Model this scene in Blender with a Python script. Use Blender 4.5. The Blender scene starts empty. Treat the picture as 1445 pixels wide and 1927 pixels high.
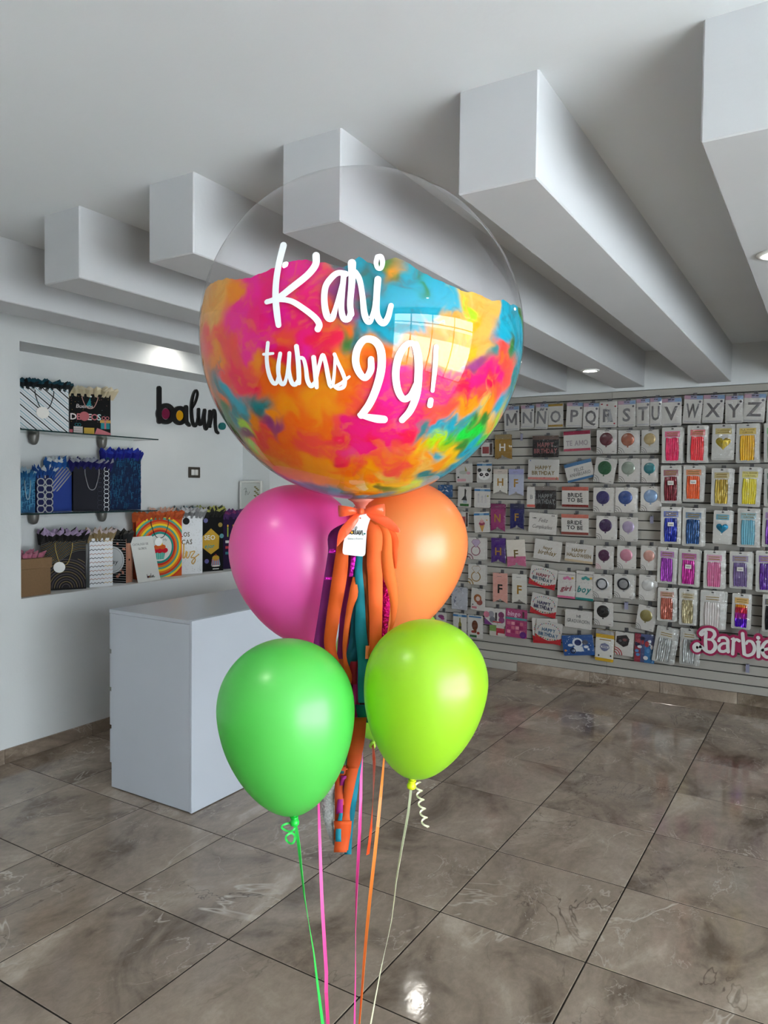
import bpy, math, random
import numpy as np
from mathutils import Vector, Matrix
random.seed(7)
scene = bpy.context.scene
COL = scene.collection
PI = math.pi

# ------------------------------------------------------------------ camera
W, H, F = 1445.0, 1927.0, 1388.77
HC = 1.6                                            # camera height (m)
YAW, PIT, ROL = 0.549088, 0.034191, 0.0106833
DV = np.array([-math.sin(YAW)*math.cos(PIT), math.cos(YAW)*math.cos(PIT), -math.sin(PIT)])
_r = np.array([math.cos(YAW), math.sin(YAW), 0.0]); _u = np.cross(_r, DV)
RV = math.cos(ROL)*_r + math.sin(ROL)*_u
UV = -math.sin(ROL)*_r + math.cos(ROL)*_u
CAM = np.array([0.0, 0.0, HC])
cd = bpy.data.cameras.new('camera'); cam = bpy.data.objects.new('camera', cd); COL.objects.link(cam)
m = Matrix.Identity(4)
for i in range(3):
    m[i][0], m[i][1], m[i][2], m[i][3] = RV[i], UV[i], -DV[i], CAM[i]
cam.matrix_world = m
cd.sensor_fit = 'HORIZONTAL'; cd.sensor_width = 36.0; cd.lens = F/W*36.0; cd.clip_start = 0.05
scene.camera = cam
# ------------------------------------------------------------------ world, daylight, exposure
wd = bpy.data.worlds.new('world'); scene.world = wd; wd.use_nodes = True
bg = wd.node_tree.nodes['Background']
bg.inputs[0].default_value = (0.84, 0.94, 1.0, 1); bg.inputs[1].default_value = 5.0
def portal(loc, rot, sx, sy):
    l = bpy.data.lights.new('daylight_portal', 'AREA'); l.shape = 'RECTANGLE'; l.size = sx; l.size_y = sy
    l.cycles.is_portal = True
    o = bpy.data.objects.new('daylight_portal', l); o.location = loc; o.rotation_euler = rot; COL.objects.link(o)
XR = 3.0                                            # storefront plane
SY0, SY1, SZ = -1.7, 2.7, 2.5                       # storefront opening
portal((XR+0.02, (SY0+SY1)/2, SZ/2), (0, PI/2, 0), SZ, SY1-SY0)
sl = bpy.data.lights.new('sun', 'SUN'); sl.energy = 17.0; sl.angle = .02; sl.color = (1, .99, .97)
so = bpy.data.objects.new('sun', sl); COL.objects.link(so)
so.rotation_euler = Vector((.42, -.30, -1)).to_track_quat('-Z', 'Y').to_euler()      # high sun from behind the building
vs = scene.view_settings
scene.display_settings.display_device = 'sRGB'
vs.view_transform = 'Standard'; vs.look = 'None'; vs.gamma = 1.0; vs.use_curve_mapping = False
vs.exposure = 1.42
cy = scene.cycles
cy.max_bounces = 10; cy.diffuse_bounces = 5; cy.glossy_bounces = 4; cy.transparent_max_bounces = 16
cy.transmission_bounces = 6; cy.caustics_reflective = False; cy.caustics_refractive = False
cy.sample_clamp_indirect = 6.0; cy.use_denoising = True
try: cy.denoiser = 'OPENIMAGEDENOISE'
except Exception: pass

# ------------------------------------------------------------------ pixel -> place in the room
def ray(px, py): return DV + RV*(px-W/2)/F - UV*(py-H/2)/F
def at_x(px, py, X): v = ray(px, py); return CAM + v*(X/v[0])
def at_y(px, py, Y): v = ray(px, py); return CAM + v*(Y/v[1])
def at_z(px, py, Z): v = ray(px, py); return CAM + v*((Z-HC)/v[2])
def at_d(px, py, D): return CAM + ray(px, py)*D

# ------------------------------------------------------------------ materials
def lin(c):
    return tuple(((x/255.0)/12.92 if x <= 10.3 else ((x/255.0+0.055)/1.055)**2.4) for x in c)
_M = {}
def mat(c, rough=0.5, metal=0.0, spec=0.5, coat=0.0, var=0.0, vscale=30.0, bump=0.0, bscale=200.0, transl=0.0, sheen=0.0, key=None, alpha=1.0, coat_rough=0.05, stretch=None):
    k = (tuple(c), rough, metal, spec, coat, var, vscale, bump, bscale, transl, sheen, alpha, coat_rough, stretch)
    if k in _M: return _M[k]
    m = bpy.data.materials.new(key or 'surface'); m.use_nodes = True
    nt = m.node_tree; b = nt.nodes['Principled BSDF']; L = lin(c)
    b.inputs['Base Color'].default_value = (*L, 1); b.inputs['Roughness'].default_value = rough
    b.inputs['Metallic'].default_value = metal; b.inputs['Specular IOR Level'].default_value = spec
    b.inputs['Coat Weight'].default_value = coat; b.inputs['Coat Roughness'].default_value = coat_rough
    b.inputs['Alpha'].default_value = alpha
    if sheen: b.inputs['Sheen Weight'].default_value = sheen
    tc = None
    def coords():
        t = nt.nodes.new('ShaderNodeTexCoord')
        if stretch is None: return t.outputs['Object']
        mp = nt.nodes.new('ShaderNodeMapping'); mp.inputs['Scale'].default_value = stretch
        nt.links.new(t.outputs['Object'], mp.inputs[0]); return mp.outputs[0]
    if var > 0:
        n = nt.nodes.new('ShaderNodeTexNoise'); n.inputs['Scale'].default_value = vscale; n.inputs['Detail'].default_value = 4
        nt.links.new(coords(), n.inputs['Vector'])
        r = nt.nodes.new('ShaderNodeValToRGB'); r.color_ramp.elements[0].position = .3; r.color_ramp.elements[1].position = .7
        r.color_ramp.elements[0].color = (*[x*(1-var) for x in L], 1); r.color_ramp.elements[1].color = (*[min(1, x*(1+var)) for x in L], 1)
        nt.links.new(n.outputs['Fac'], r.inputs[0]); nt.links.new(r.outputs[0], b.inputs['Base Color'])
    if bump > 0:
        n = nt.nodes.new('ShaderNodeTexNoise'); n.inputs['Scale'].default_value = bscale; n.inputs['Detail'].default_value = 3
        nt.links.new(coords(), n.inputs['Vector'])
        bp = nt.nodes.new('ShaderNodeBump'); bp.inputs['Strength'].default_value = bump; bp.inputs['Distance'].default_value = 0.01
        nt.links.new(n.outputs['Fac'], bp.inputs['Height']); nt.links.new(bp.outputs[0], b.inputs['Normal'])
    if transl > 0:
        t = nt.nodes.new('ShaderNodeBsdfTranslucent'); t.inputs[0].default_value = (*L, 1)
        mx = nt.nodes.new('ShaderNodeMixShader'); mx.inputs[0].default_value = transl
        out = nt.nodes['Material Output']
        nt.links.new(b.outputs[0], mx.inputs[1]); nt.links.new(t.outputs[0], mx.inputs[2]); nt.links.new(mx.outputs[0], out.inputs[0])
    _M[k] = m
    return m
def film(name, tint, base, ior=1.45, rough=0.02, bump=0.0, bscale=40.0):
    m = bpy.data.materials.new(name); m.use_nodes = True; nt = m.node_tree
    nt.nodes.remove(nt.nodes['Principled BSDF']); out = nt.nodes['Material Output']
    t = nt.nodes.new('ShaderNodeBsdfTransparent'); t.inputs[0].default_value = (*tint, 1)
    g = nt.nodes.new('ShaderNodeBsdfGlossy'); g.inputs['Roughness'].default_value = rough
    fr = nt.nodes.new('ShaderNodeFresnel'); fr.inputs['IOR'].default_value = ior
    ad = nt.nodes.new('ShaderNodeMath'); ad.operation = 'ADD'; ad.use_clamp = True; ad.inputs[1].default_value = base
    geo = nt.nodes.new('ShaderNodeNewGeometry'); mixn = nt.nodes.new('ShaderNodeMix'); mixn.data_type = 'FLOAT'
    nt.links.new(fr.outputs[0], ad.inputs[0])
    mixn.inputs[3].default_value = base                      # seen from inside: no total reflection in a thin film
    nt.links.new(geo.outputs['Backfacing'], mixn.inputs[0]); nt.links.new(ad.outputs[0], mixn.inputs[2])
    mx = nt.nodes.new('ShaderNodeMixShader')
    nt.links.new(mixn.outputs[0], mx.inputs[0]); nt.links.new(t.outputs[0], mx.inputs[1]); nt.links.new(g.outputs[0], mx.inputs[2])
    nt.links.new(mx.outputs[0], out.inputs[0])
    if bump > 0:
        tc = nt.nodes.new('ShaderNodeTexCoord'); n = nt.nodes.new('ShaderNodeTexNoise'); n.inputs['Scale'].default_value = bscale; n.inputs['Detail'].default_value = 2
        bp = nt.nodes.new('ShaderNodeBump'); bp.inputs['Strength'].default_value = bump; bp.inputs['Distance'].default_value = .02
        nt.links.new(tc.outputs['Object'], n.inputs['Vector']); nt.links.new(n.outputs['Fac'], bp.inputs['Height']); nt.links.new(bp.outputs[0], g.inputs['Normal'])
    return m
M_SLEEVE = film('clear_plastic', (.96, .965, .97), .05, 1.35, .10, .9, 28)
M_BUBBLE = film('clear_film', (.93, .92, .925), .018, 1.42, .0)
def emit(name, c, s):
    m = bpy.data.materials.new(name); m.use_nodes = True; nt = m.node_tree
    nt.nodes.remove(nt.nodes['Principled BSDF']); e = nt.nodes.new('ShaderNodeEmission')
    e.inputs[0].default_value = (*c, 1); e.inputs[1].default_value = s
    nt.links.new(e.outputs[0], nt.nodes['Material Output'].inputs[0]); return m
WALL = (211, 214, 215)
M_WALL = mat(WALL, .65, var=.03, vscale=2.5, bump=.06, bscale=60, key='white_plaster')
M_CEIL = mat((225, 229, 231), .7, var=.02, vscale=2, bump=.05, bscale=50, key='white_ceiling_paint')
M_BEAM = mat((201, 203, 206), .65, var=.02, vscale=3, bump=.05, bscale=50, key='painted_beam')
M_SLAT = mat((164, 160, 152), .4, var=.02, vscale=4, key='white_slat_board')
M_GROOVE = mat((16, 15, 14), .8, key='dark_groove')
M_LAM = mat((190, 196, 206), .3, var=.01, vscale=5, key='white_laminate')
M_BLACK = mat((12, 12, 13), .4, key='black')
M_WHITE = mat((222, 223, 224), .5, key='white_card')
M_STEEL = mat((150, 150, 152), .3, metal=.9, key='steel')

def stone(name, tile=True):
    m = bpy.data.materials.new(name); m.use_nodes = True; nt = m.node_tree; b = nt.nodes['Principled BSDF']
    geo = nt.nodes.new('ShaderNodeNewGeometry'); oi = nt.nodes.new('ShaderNodeObjectInfo')
    mul = nt.nodes.new('ShaderNodeVectorMath'); mul.operation = 'MULTIPLY_ADD'
    comb = nt.nodes.new('ShaderNodeCombineXYZ')
    for i, s in enumerate((37.0, 91.0, 13.0)):
        k = nt.nodes.new('ShaderNodeMath'); k.operation = 'MULTIPLY'; k.inputs[1].default_value = s
        nt.links.new(oi.outputs['Random'], k.inputs[0]); nt.links.new(k.outputs[0], comb.inputs[i])
    mul.inputs[1].default_value = (1.0, .62, 1.0)
    nt.links.new(geo.outputs['Position'], mul.inputs[0]); nt.links.new(comb.outputs[0], mul.inputs[2])
    P = mul.outputs[0]
    def noise(scale, det, dist=0.0, rough=.55):
        n = nt.nodes.new('ShaderNodeTexNoise'); n.inputs['Scale'].default_value = scale; n.inputs['Detail'].default_value = det
        n.inputs['Distortion'].default_value = dist; n.inputs['Roughness'].default_value = rough
        nt.links.new(P, n.inputs['Vector']); return n.outputs['Fac']
    def ramp(f, els):
        r = nt.nodes.new('ShaderNodeValToRGB')
        while len(r.color_ramp.elements) < len(els): r.color_ramp.elements.new(.5)
        for e, (p, c) in zip(r.color_ramp.elements, els): e.position = p; e.color = (*c, 1) if len(c) == 3 else c
        nt.links.new(f, r.inputs[0]); return r.outputs[0]
    def mix(fac, a, bb, mode='MIX'):
        x = nt.nodes.new('ShaderNodeMix'); x.data_type = 'RGBA'; x.blend_type = mode
        if isinstance(fac, float): x.inputs[0].default_value = fac
        else: nt.links.new(fac, x.inputs[0])
        for s, v in ((6, a), (7, bb)):
            if isinstance(v, tuple): x.inputs[s].default_value = (*v, 1)
            else: nt.links.new(v, x.inputs[s])
        return x.outputs[2]
    base = ramp(noise(2.6, 10, .8, .62), [(.33, lin((100, 87, 75))), (.45, lin((140, 125, 111))), (.58, lin((156, 141, 126))), (.68, lin((180, 166, 151)))])
    fine = ramp(noise(38, 5, .5, .7), [(.3, (.82, .82, .82)), (.7, (1.1, 1.1, 1.1))])
    c = mix(.8, base, fine, 'MULTIPLY')
    def vein(scale, dist, w, soft):
        n = noise(scale, 5, dist, .6)
        s = nt.nodes.new('ShaderNodeMath'); s.operation = 'SUBTRACT'; s.inputs[1].default_value = .5; nt.links.new(n, s.inputs[0])
        a = nt.nodes.new('ShaderNodeMath'); a.operation = 'ABSOLUTE'; nt.links.new(s.outputs[0], a.inputs[0])
        line = ramp(a.outputs[0], [(0, (1, 1, 1)), (w, (0, 0, 0))])
        mask = ramp(noise(scale*.9+.37, 2), [(.5, (0, 0, 0)), (soft, (1, 1, 1))])
        return mix(1.0, line, mask, 'MULTIPLY')
    c = mix(vein(1.35, .9, .008, .70), c, lin((198, 187, 173)))
    c = mix(vein(2.1, 1.2, .006, .68), c, lin((88, 76, 66)))
    c = mix(vein(4.3, 1.5, .012, .66), c, lin((176, 165, 153)))
    nt.links.new(c, b.inputs['Base Color'])
    rr = ramp(noise(6, 3), [(.3, (.06, .06, .06)), (.7, (.12, .12, .12))])
    nt.links.new(rr, b.inputs['Roughness']); b.inputs['Specular IOR Level'].default_value = .5
    bp = nt.nodes.new('ShaderNodeBump'); bp.inputs['Strength'].default_value = .03; bp.inputs['Distance'].default_value = .01
    nt.links.new(noise(25, 3), bp.inputs['Height']); nt.links.new(bp.outputs[0], b.inputs['Normal'])
    return m
M_TILE = stone('polished_stone_tile')

# ------------------------------------------------------------------ mesh helpers
def link(name, v, f, mats, parent=None, smooth=False, mi=None, loc=None, rot=None):
    me = bpy.data.meshes.new(name); me.from_pydata([tuple(map(float, p)) for p in v], [], f)
    for m_ in (mats if isinstance(mats, (list, tuple)) else [mats]): me.materials.append(m_)
    if mi is not None: me.polygons.foreach_set('material_index', mi)
    if smooth: me.polygons.foreach_set('use_smooth', [True]*len(me.polygons))
    me.update()
    o = bpy.data.objects.new(name, me); COL.objects.link(o)
    if parent is not None: o.parent = parent
    if loc is not None: o.location = loc
    if rot is not None: o.rotation_euler = rot
    return o
def tag(o, label, cat, group=None):
    o['label'] = label; o['category'] = cat
    if group: o['group'] = group
    return o
def struct(o): o['kind'] = 'structure'; return o
def empty(name, loc, rot=(0, 0, 0)):
    o = bpy.data.objects.new(name, None); COL.objects.link(o); o.location = loc; o.rotation_euler = rot; o.empty_display_size = .05
    return o
BF = [(0, 3, 2, 1), (4, 5, 6, 7), (0, 1, 5, 4), (1, 2, 6, 5), (2, 3, 7, 6), (3, 0, 4, 7)]
class MB:
    def __init__(s): s.v, s.f, s.mi = [], [], []
    def add(s, v, f, m=0):
        n = len(s.v); s.v += [tuple(p) for p in v]; s.f += [tuple(i+n for i in q) for q in f]; s.mi += [m]*len(f); return s
    def box(s, x0, x1, y0, y1, z0, z1, m=0):
        return s.add([(x0, y0, z0), (x1, y0, z0), (x1, y1, z0), (x0, y1, z0), (x0, y0, z1), (x1, y0, z1), (x1, y1, z1), (x0, y1, z1)], BF, m)
    def bbox(s, x0, x1, y0, y1, z0, z1, b=.004, m=0):        # box with chamfered edges
        vs_, fs = [], []
        for z, i in ((z0, b), (z0+b, 0), (z1-b, 0), (z1, b)):
            xs = [(x0+i+b*(i == 0), y0+i), (x1-i-b*(i == 0), y0+i), (x1-i, y0+i+b*(i == 0)), (x1-i, y1-i-b*(i == 0)), (x1-i-b*(i == 0), y1-i), (x0+i+b*(i == 0), y1-i), (x0+i, y1-i-b*(i == 0)), (x0+i, y0+i+b*(i == 0))]
            vs_ += [(x, y, z) for x, y in xs]
        for k in range(3):
            for j in range(8): a = k*8+j; c = k*8+(j+1) % 8; fs.append((a, c, c+8, a+8))
        fs.append(tuple(range(7, -1, -1))); fs.append(tuple(range(24, 32)))
        return s.add(vs_, fs, m)
    def tube(s, pts, r, n=6, m=0, cap=True):
        pts = [Vector(p) for p in pts]; rs = r if isinstance(r, (list, tuple)) else [r]*len(pts)
        ring = []; up = None
        for i, p in enumerate(pts):
            t = (pts[min(i+1, len(pts)-1)]-pts[max(i-1, 0)]).normalized()
            if up is None: up = Vector((0, 0, 1)) if abs(t.z) < .9 else Vector((1, 0, 0))
            a = t.cross(up).normalized(); bq = a.cross(t).normalized(); up = bq
            ring.append([p+(a*math.cos(2*PI*k/n)+bq*math.sin(2*PI*k/n))*rs[i] for k in range(n)])
        v = [q for rg in ring for q in rg]; f = []
        for i in range(len(pts)-1):
            for k in range(n): f.append((i*n+k, i*n+(k+1) % n, (i+1)*n+(k+1) % n, (i+1)*n+k))
        if cap: f.append(tuple(range(n-1, -1, -1))); f.append(tuple((len(pts)-1)*n+k for k in range(n)))
        return s.add(v, f, m)
    def lathe(s, prof, n=24, m=0, axis=None, origin=(0, 0, 0)):
        Q = Vector((0, 0, 1)).rotation_difference(Vector(axis)).to_matrix() if axis is not None else Matrix.Identity(3)
        o = Vector(origin); v, f = [], []
        for (r, z) in prof:
            for k in range(n): v.append(o+Q@Vector((r*math.cos(2*PI*k/n), r*math.sin(2*PI*k/n), z)))
        for i in range(len(prof)-1):
            for k in range(n): f.append((i*n+k, i*n+(k+1) % n, (i+1)*n+(k+1) % n, (i+1)*n+k))
        if prof[0][0] > 1e-5: f.append(tuple(range(n-1, -1, -1)))
        if prof[-1][0] > 1e-5: f.append(tuple((len(prof)-1)*n+k for k in range(n)))
        return s.add(v, f, m)
    def build(s, name, mats, parent=None, smooth=False, loc=None, rot=None):
        return link(name, s.v, s.f, mats, parent, smooth, s.mi if isinstance(mats, (list, tuple)) else None, loc, rot)
def spline(pts, step):
    """Catmull-Rom through the points, resampled about every step; points may carry extra columns (width)."""
    P = np.array(pts, float); n = len(P)
    if n == 1: return P
    E = np.vstack([2*P[0]-P[1], P, 2*P[-1]-P[-2]]); out = []
    for i in range(n-1):
        a, b, c, d = E[i:i+4]; k = max(2, int(np.hypot(*(c-b)[:2])/step)+1) if len(P[0]) <= 3 else max(2, int(np.linalg.norm((c-b)[:3])/step)+1)
        t = np.linspace(0, 1, k, endpoint=False)[:, None]
        out.append(.5*((2*b)+(-a+c)*t+(2*a-5*b+4*c-d)*t**2+(-a+3*b-3*c+d)*t**3))
    out.append(P[-1:]); return np.vstack(out)
def stroke2d(pts, w, step, capn=5):
    """closed strip of quads with round ends along a 2-D path; returns verts, faces"""
    P = np.array(pts, float)
    if P.shape[1] == 2: P = np.hstack([P, np.full((len(P), 1), w)])
    S = spline(P, step); C = S[:, :2]; hw = np.maximum(S[:, 2], .0001)/2
    T = np.gradient(C, axis=0); T /= np.maximum(np.linalg.norm(T, axis=1, keepdims=True), 1e-9); N = np.stack([-T[:, 1], T[:, 0]], 1)
    rows = []
    for k in range(capn, 0, -1):
        a = k/capn*PI/2*.98; rows.append((C[0]-T[0]*hw[0]*math.sin(a), N[0], hw[0]*math.cos(a)))
    for c, n_, h in zip(C, N, hw): rows.append((c, n_, h))
    for k in range(1, capn+1):
        a = k/capn*PI/2*.98; rows.append((C[-1]+T[-1]*hw[-1]*math.sin(a), N[-1], hw[-1]*math.cos(a)))
    v, f = [], []
    for c, n_, h in rows: v += [c-n_*h, c, c+n_*h]
    for i in range(len(rows)-1):
        for j in (0, 1): f.append((i*3+j, (i+1)*3+j, (i+1)*3+j+1, i*3+j+1))
    return np.array(v), f

# ------------------------------------------------------------------ glyphs of the built-in font
CHARS = "ABCDEFGHIJKLMNOPQRSTUVWXYZabcdefghijklmnopqrstuvwxyz0123456789!.-\u00d1\u00c1\u00f1"
GL = {}
def load_glyphs():
    tmp = []
    for bold in (0, 1):
        for ch in CHARS:
            c = bpy.data.curves.new('glyph', 'FONT'); c.body = ch; c.resolution_u = 2; c.offset = (.006 if ch == 'M' else .022)*bold
            o = bpy.data.objects.new('glyph', c); COL.objects.link(o); tmp.append((bold, ch, o))
    bpy.context.view_layer.update(); dg = bpy.context.evaluated_depsgraph_get()
    for bold, ch, o in tmp:
        me = bpy.data.meshes.new_from_object(o.evaluated_get(dg))
        v = np.array([x.co[:2] for x in me.vertices]) if len(me.vertices) else np.zeros((0, 2))
        GL[(bold, ch)] = (v, [tuple(p.vertices) for p in me.polygons], float(v[:, 0].max()) if len(v) else .3, float(v[:, 0].min()) if len(v) else 0.)
        bpy.data.meshes.remove(me)
    for _b, _c, o in tmp:
        c = o.data; bpy.data.objects.remove(o); bpy.data.curves.remove(c)
load_glyphs()
for _b, _t in ((0, .10), (1, .135)):                        # M drawn as four bars
    _w = .74
    _v = np.array([(0, 0), (_t, 0), (_t, .72), (0, .72), (_w-_t, 0), (_w, 0), (_w, .72), (_w-_t, .72), (_w/2-_t*.5, .14), (_w/2+_t*.5, .14), (_t*1.15, .72), (_w-_t*1.15, .72)])
    GL[(_b, 'M')] = (_v, [(0, 1, 2, 3), (4, 5, 6, 7), (3, 8, 9, 10), (8, 9, 6, 11)], _w, 0.0)

class Art:
    """flat print and cut-out shapes in a plane: x right, y up (metres); later layers lie a hair in front"""
    def __init__(s, eps=.0003): s.items, s.eps, s.mats = [], eps, []
    def _m(s, m):
        if m not in s.mats: s.mats.append(m)
        return s.mats.index(m)
    def add(s, v, f, m, thick=None, lift=0.0): s.items.append((np.array(v, float), f, s._m(m), thick, lift)); return s
    def rect(s, x0, y0, x1, y1, m, **k): return s.add([(x0, y0), (x1, y0), (x1, y1), (x0, y1)], [(0, 1, 2, 3)], m, **k)
    def poly(s, pts, m, **k): return s.add(pts, [tuple(range(len(pts)))], m, **k)
    def ell(s, cx, cy, rx, ry, m, n=20, a0=0, **k):
        return s.poly([(cx+rx*math.cos(a0+2*PI*i/n), cy+ry*math.sin(a0+2*PI*i/n)) for i in range(n)], m, **k)
    def ring(s, cx, cy, r, w, m, a0=0, a1=2*PI, n=24, sy=1.0, clip=None, **k):
        v, f = [], []
        for i in range(n+1):
            a = a0+(a1-a0)*i/n; c, d = math.cos(a), math.sin(a)*sy
            for rr in (r-w/2, r+w/2):
                x, y = cx+rr*c, cy+rr*d
                if clip: x = min(max(x, clip[0]), clip[2]); y = min(max(y, clip[1]), clip[3])
                v.append((x, y))
        for i in range(n): f.append((2*i, 2*i+1, 2*i+3, 2*i+2))
        return s.add(v, f, m, **k)
    def stroke(s, pts, w, m, step=None, **k):
        step = step or max(w*.6, .0015); v, f = stroke2d(pts, w, step, 4); return s.add(v, f, m, **k)
    def line(s, pts, w, m, **k):
        v, f = [], []; P = np.array(pts, float); T = np.gradient(P, axis=0); T /= np.maximum(np.linalg.norm(T, axis=1, keepdims=True), 1e-9)
        for p, t in zip(P, T): n = np.array([-t[1], t[0]])*w/2; v += [p-n, p+n]
        for i in range(len(P)-1): f.append((2*i, 2*i+2, 2*i+3, 2*i+1))
        return s.add(v, f, m, **k)
    def text(s, t, cx, cy, h, m, maxw=None, bold=1, slant=0., wave=0., rot=0., **k):
        x, parts = 0.0, []
        for ch in t:
            if (bold, ch) not in GL: x += .34; continue
            v, f, xm, xn = GL[(bold, ch)]
            parts.append((v-[xn, 0], f, x)); x += xm-xn+.07
        if not parts: return s
        x -= .07; sc = h/.72; sx = sc if maxw is None else min(sc, maxw/x)
        V, Fc = [], []; n = 0
        for i, (v, f, x0) in enumerate(parts):
            p = np.stack([(v[:, 0]+x0-x/2)*sx+slant*(v[:, 1]-.36)*sc, (v[:, 1]-.36)*sc], 1)
            if wave: p[:, 1] += wave*math.sin(i*1.9)
            V.append(p); Fc += [tuple(q+n for q in ff) for ff in f]; n += len(v)
        V = np.vstack(V); c, d = math.cos(rot), math.sin(rot)
        V = V@np.array([[c, d], [-d, c]])+[cx, cy]
        return s.add(V, Fc, m, **k)
    def build(s, name, parent=None, y=0.0, loc=None, rot=None, bend=None):
        mb = MB(); eps = min(s.eps, .004/max(1, len(s.items)))
        for i, (v, f, m, th, lift) in enumerate(s.items):
            yy = y-eps*(i+1)-lift; n = len(v)
            f = [tuple(q) for q in f]
            ar = 0.0
            for q in f:
                p = v[list(q)]; ar += float(np.sum(p[:, 0]*np.roll(p[:, 1], -1)-np.roll(p[:, 0], -1)*p[:, 1]))
            if ar < 0: f = [q[::-1] for q in f]
            V = [(p[0], yy-(bend(p[0], p[1]) if bend else 0), p[1]) for p in v]
            mb.add(V, f, m)
            if th:
                B = [(p[0], yy+th, p[1]) for p in v]; ed = {}
                for q in f:
                    for a, b in zip(q, q[1:]+q[:1]): ed[(a, b)] = ed.get((a, b), 0)+1
                sf = [(b, a, a+n, b+n) for (a, b) in ed if (b, a) not in ed]
                mb.add(V+B, sf, m)
        return mb.build(name, s.mats, parent, loc=loc, rot=rot)
#@@SETTING
# ================================================================== SETTING
YW, XL, XN = 6.064, -4.0, -4.3          # slat wall front, left wall face, niche back
NY0, NY1, NZ0, NZ1 = 2.53, 4.72, 0.93, 2.41
ZC, ZB, YF = 2.69, 2.41, -3.0           # ceiling, underside of beams, front wall
w = MB()
w.box(-4.5, XL, YF, NY0, 0, ZC).box(-4.5, XL, NY1, YW+.15, 0, ZC).box(-4.5, XL, NY0, NY1, 0, NZ0).box(-4.5, XL, NY0, NY1, NZ1, ZC).box(-4.5, XN, NY0, NY1, NZ0, NZ1)
struct(w.build('wall_left', M_WALL))
struct(MB().box(-4.5, XR+.2, YF-.2, YW+.2, ZC, ZC+.2).build('ceiling', M_CEIL))
struct(MB().box(-4.5, XR+.2, YF-.2, YF, 0, ZC).build('wall_front', mat((168, 167, 164), .7, key='display_wall')))
w = MB(); w.box(XR, XR+.2, YF, SY0, 0, ZC).box(XR, XR+.2, SY1, YW+.15, 0, ZC).box(XR, XR+.2, SY0, SY1, SZ, ZC)
struct(w.build('wall_right', M_WALL))
M_ALU = mat((120, 122, 124), .35, metal=.7, key='brushed_aluminium')
wf = MB()
for y in (SY0, -.65, .45, 1.55, SY1-.05): wf.box(XR+.06, XR+.11, y, y+.05, 0, SZ)
wf.box(XR+.06, XR+.11, SY0, SY1, SZ-.06, SZ); wf.box(XR+.06, XR+.11, SY0, SY1, 2.05, 2.09)
struct(wf.build('window_1', M_ALU))
# outside: pavement and a low wall across the street
struct(MB().box(XR+.2, 18, -14, 16, -.15, -.02).build('pavement', mat((206, 209, 211), .8, var=.1, vscale=1.5, key='concrete_pavement')))
struct(MB().box(18, 18.3, -14, 16, -.15, 2.2).build('boundary_wall', mat((150, 150, 145), .8, var=.1, vscale=2, key='grey_render')))
# beams under the ceiling
for k in range(-1, 10):
    x0 = -2.79+.6245*k
    struct(MB().bbox(x0, x0+.228, 1.873, YW+.06, ZB, ZC+.004, .004).build('trim_%d' % (k+2), M_BEAM))
# floor of square polished tiles
TS = .5525
fl = struct(MB().box(-4.3, XR+.2, YF-.1, YW+.1, -.05, -.0016).build('floor', mat((38, 34, 30), .9, spec=.1, var=.1, vscale=20, key='grout')))
xs = [XL]+[x for x in (-1.232+TS*k for k in range(-8, 10)) if XL+.02 < x < XR-.02]+[XR+.1]
ys = [YF]+[y for y in (1.897+TS*k for k in range(-12, 12)) if YF+.02 < y < YW-.02]+[YW+.02]
full = None
for x0, x1 in zip(xs, xs[1:]):
    for y0, y1 in zip(ys, ys[1:]):
        g = .0026; wx, wy = x1-x0, y1-y0
        if abs(wx-TS) < 1e-3 and abs(wy-TS) < 1e-3:
            if full is None: o = full = MB().bbox(-wx/2+g, wx/2-g, -wy/2+g, wy/2-g, -.01, 0, .0015).build('tile', M_TILE, fl)
            else: o = full.copy(); COL.objects.link(o)
        else: o = MB().bbox(-wx/2+g, wx/2-g, -wy/2+g, wy/2-g, -.01, 0, .0015).build('tile', M_TILE, fl)
        o.location = ((x0+x1)/2, (y0+y1)/2, 0)
# back wall: slatted boards over a dark backing, plaster above
wb = MB(); wb.box(-4.5, XR+.2, YW+.012, YW+.2, 0, 2.383, 1); wb.box(-4.5, XR+.2, YW-.002, YW+.2, 2.386, ZC, 0)
wback = struct(wb.build('wall_back', [M_WALL, M_GROOVE]))
cuts = [.089]+[.152+.075*k for k in range(30)]+[2.386]
for xa, xb in ((XL, -1.5605), (-1.5595, .88), (.881, XR)):
    proto = None
    for i, (z0, z1) in enumerate(zip(cuts, cuts[1:])):
        a, b = z0+(.004 if i else 0), z1-.004; hgt = b-a
        if proto is not None and abs(hgt-.067) < 1e-4: o = proto.copy(); COL.objects.link(o)
        else:
            o = MB().bbox(xa+.0004, xb-.0004, YW, YW+.0125, -hgt/2, hgt/2, .0012).build('slat', M_SLAT, wback)
            if abs(hgt-.067) < 1e-4: proto = o
        o.location = (0, 0, (a+b)/2)
MB().bbox(XL, -2.334, YW, YW+.0125, .001, .073, .001).build('slat', M_SLAT, wback)
MB().bbox(XL, -2.334, YW, YW+.0125, .080, .088, .001).build('slat', M_SLAT, wback)
def baseboard(name, segs, along_x):
    root = None
    for a, b in segs:
        q = MB()
        if along_x: q.bbox(a+.001, b-.001, YW-.004, YW+.012, 0, .087, .002)
        else: q.bbox(XL-.001, XL+.011, a+.001, b-.001, 0, .082, .002)
        if root is None: root = struct(q.build(name, M_TILE))
        else: q.build('tile', M_TILE, root)
baseboard('baseboard_back', [(-2.332, -1.70), (-1.70, -1.145), (-1.145, -.59), (-.59, -.035), (-.035, .52), (.52, 1.07), (1.07, 1.62), (1.62, 2.17), (2.17, XR)], True)
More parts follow.
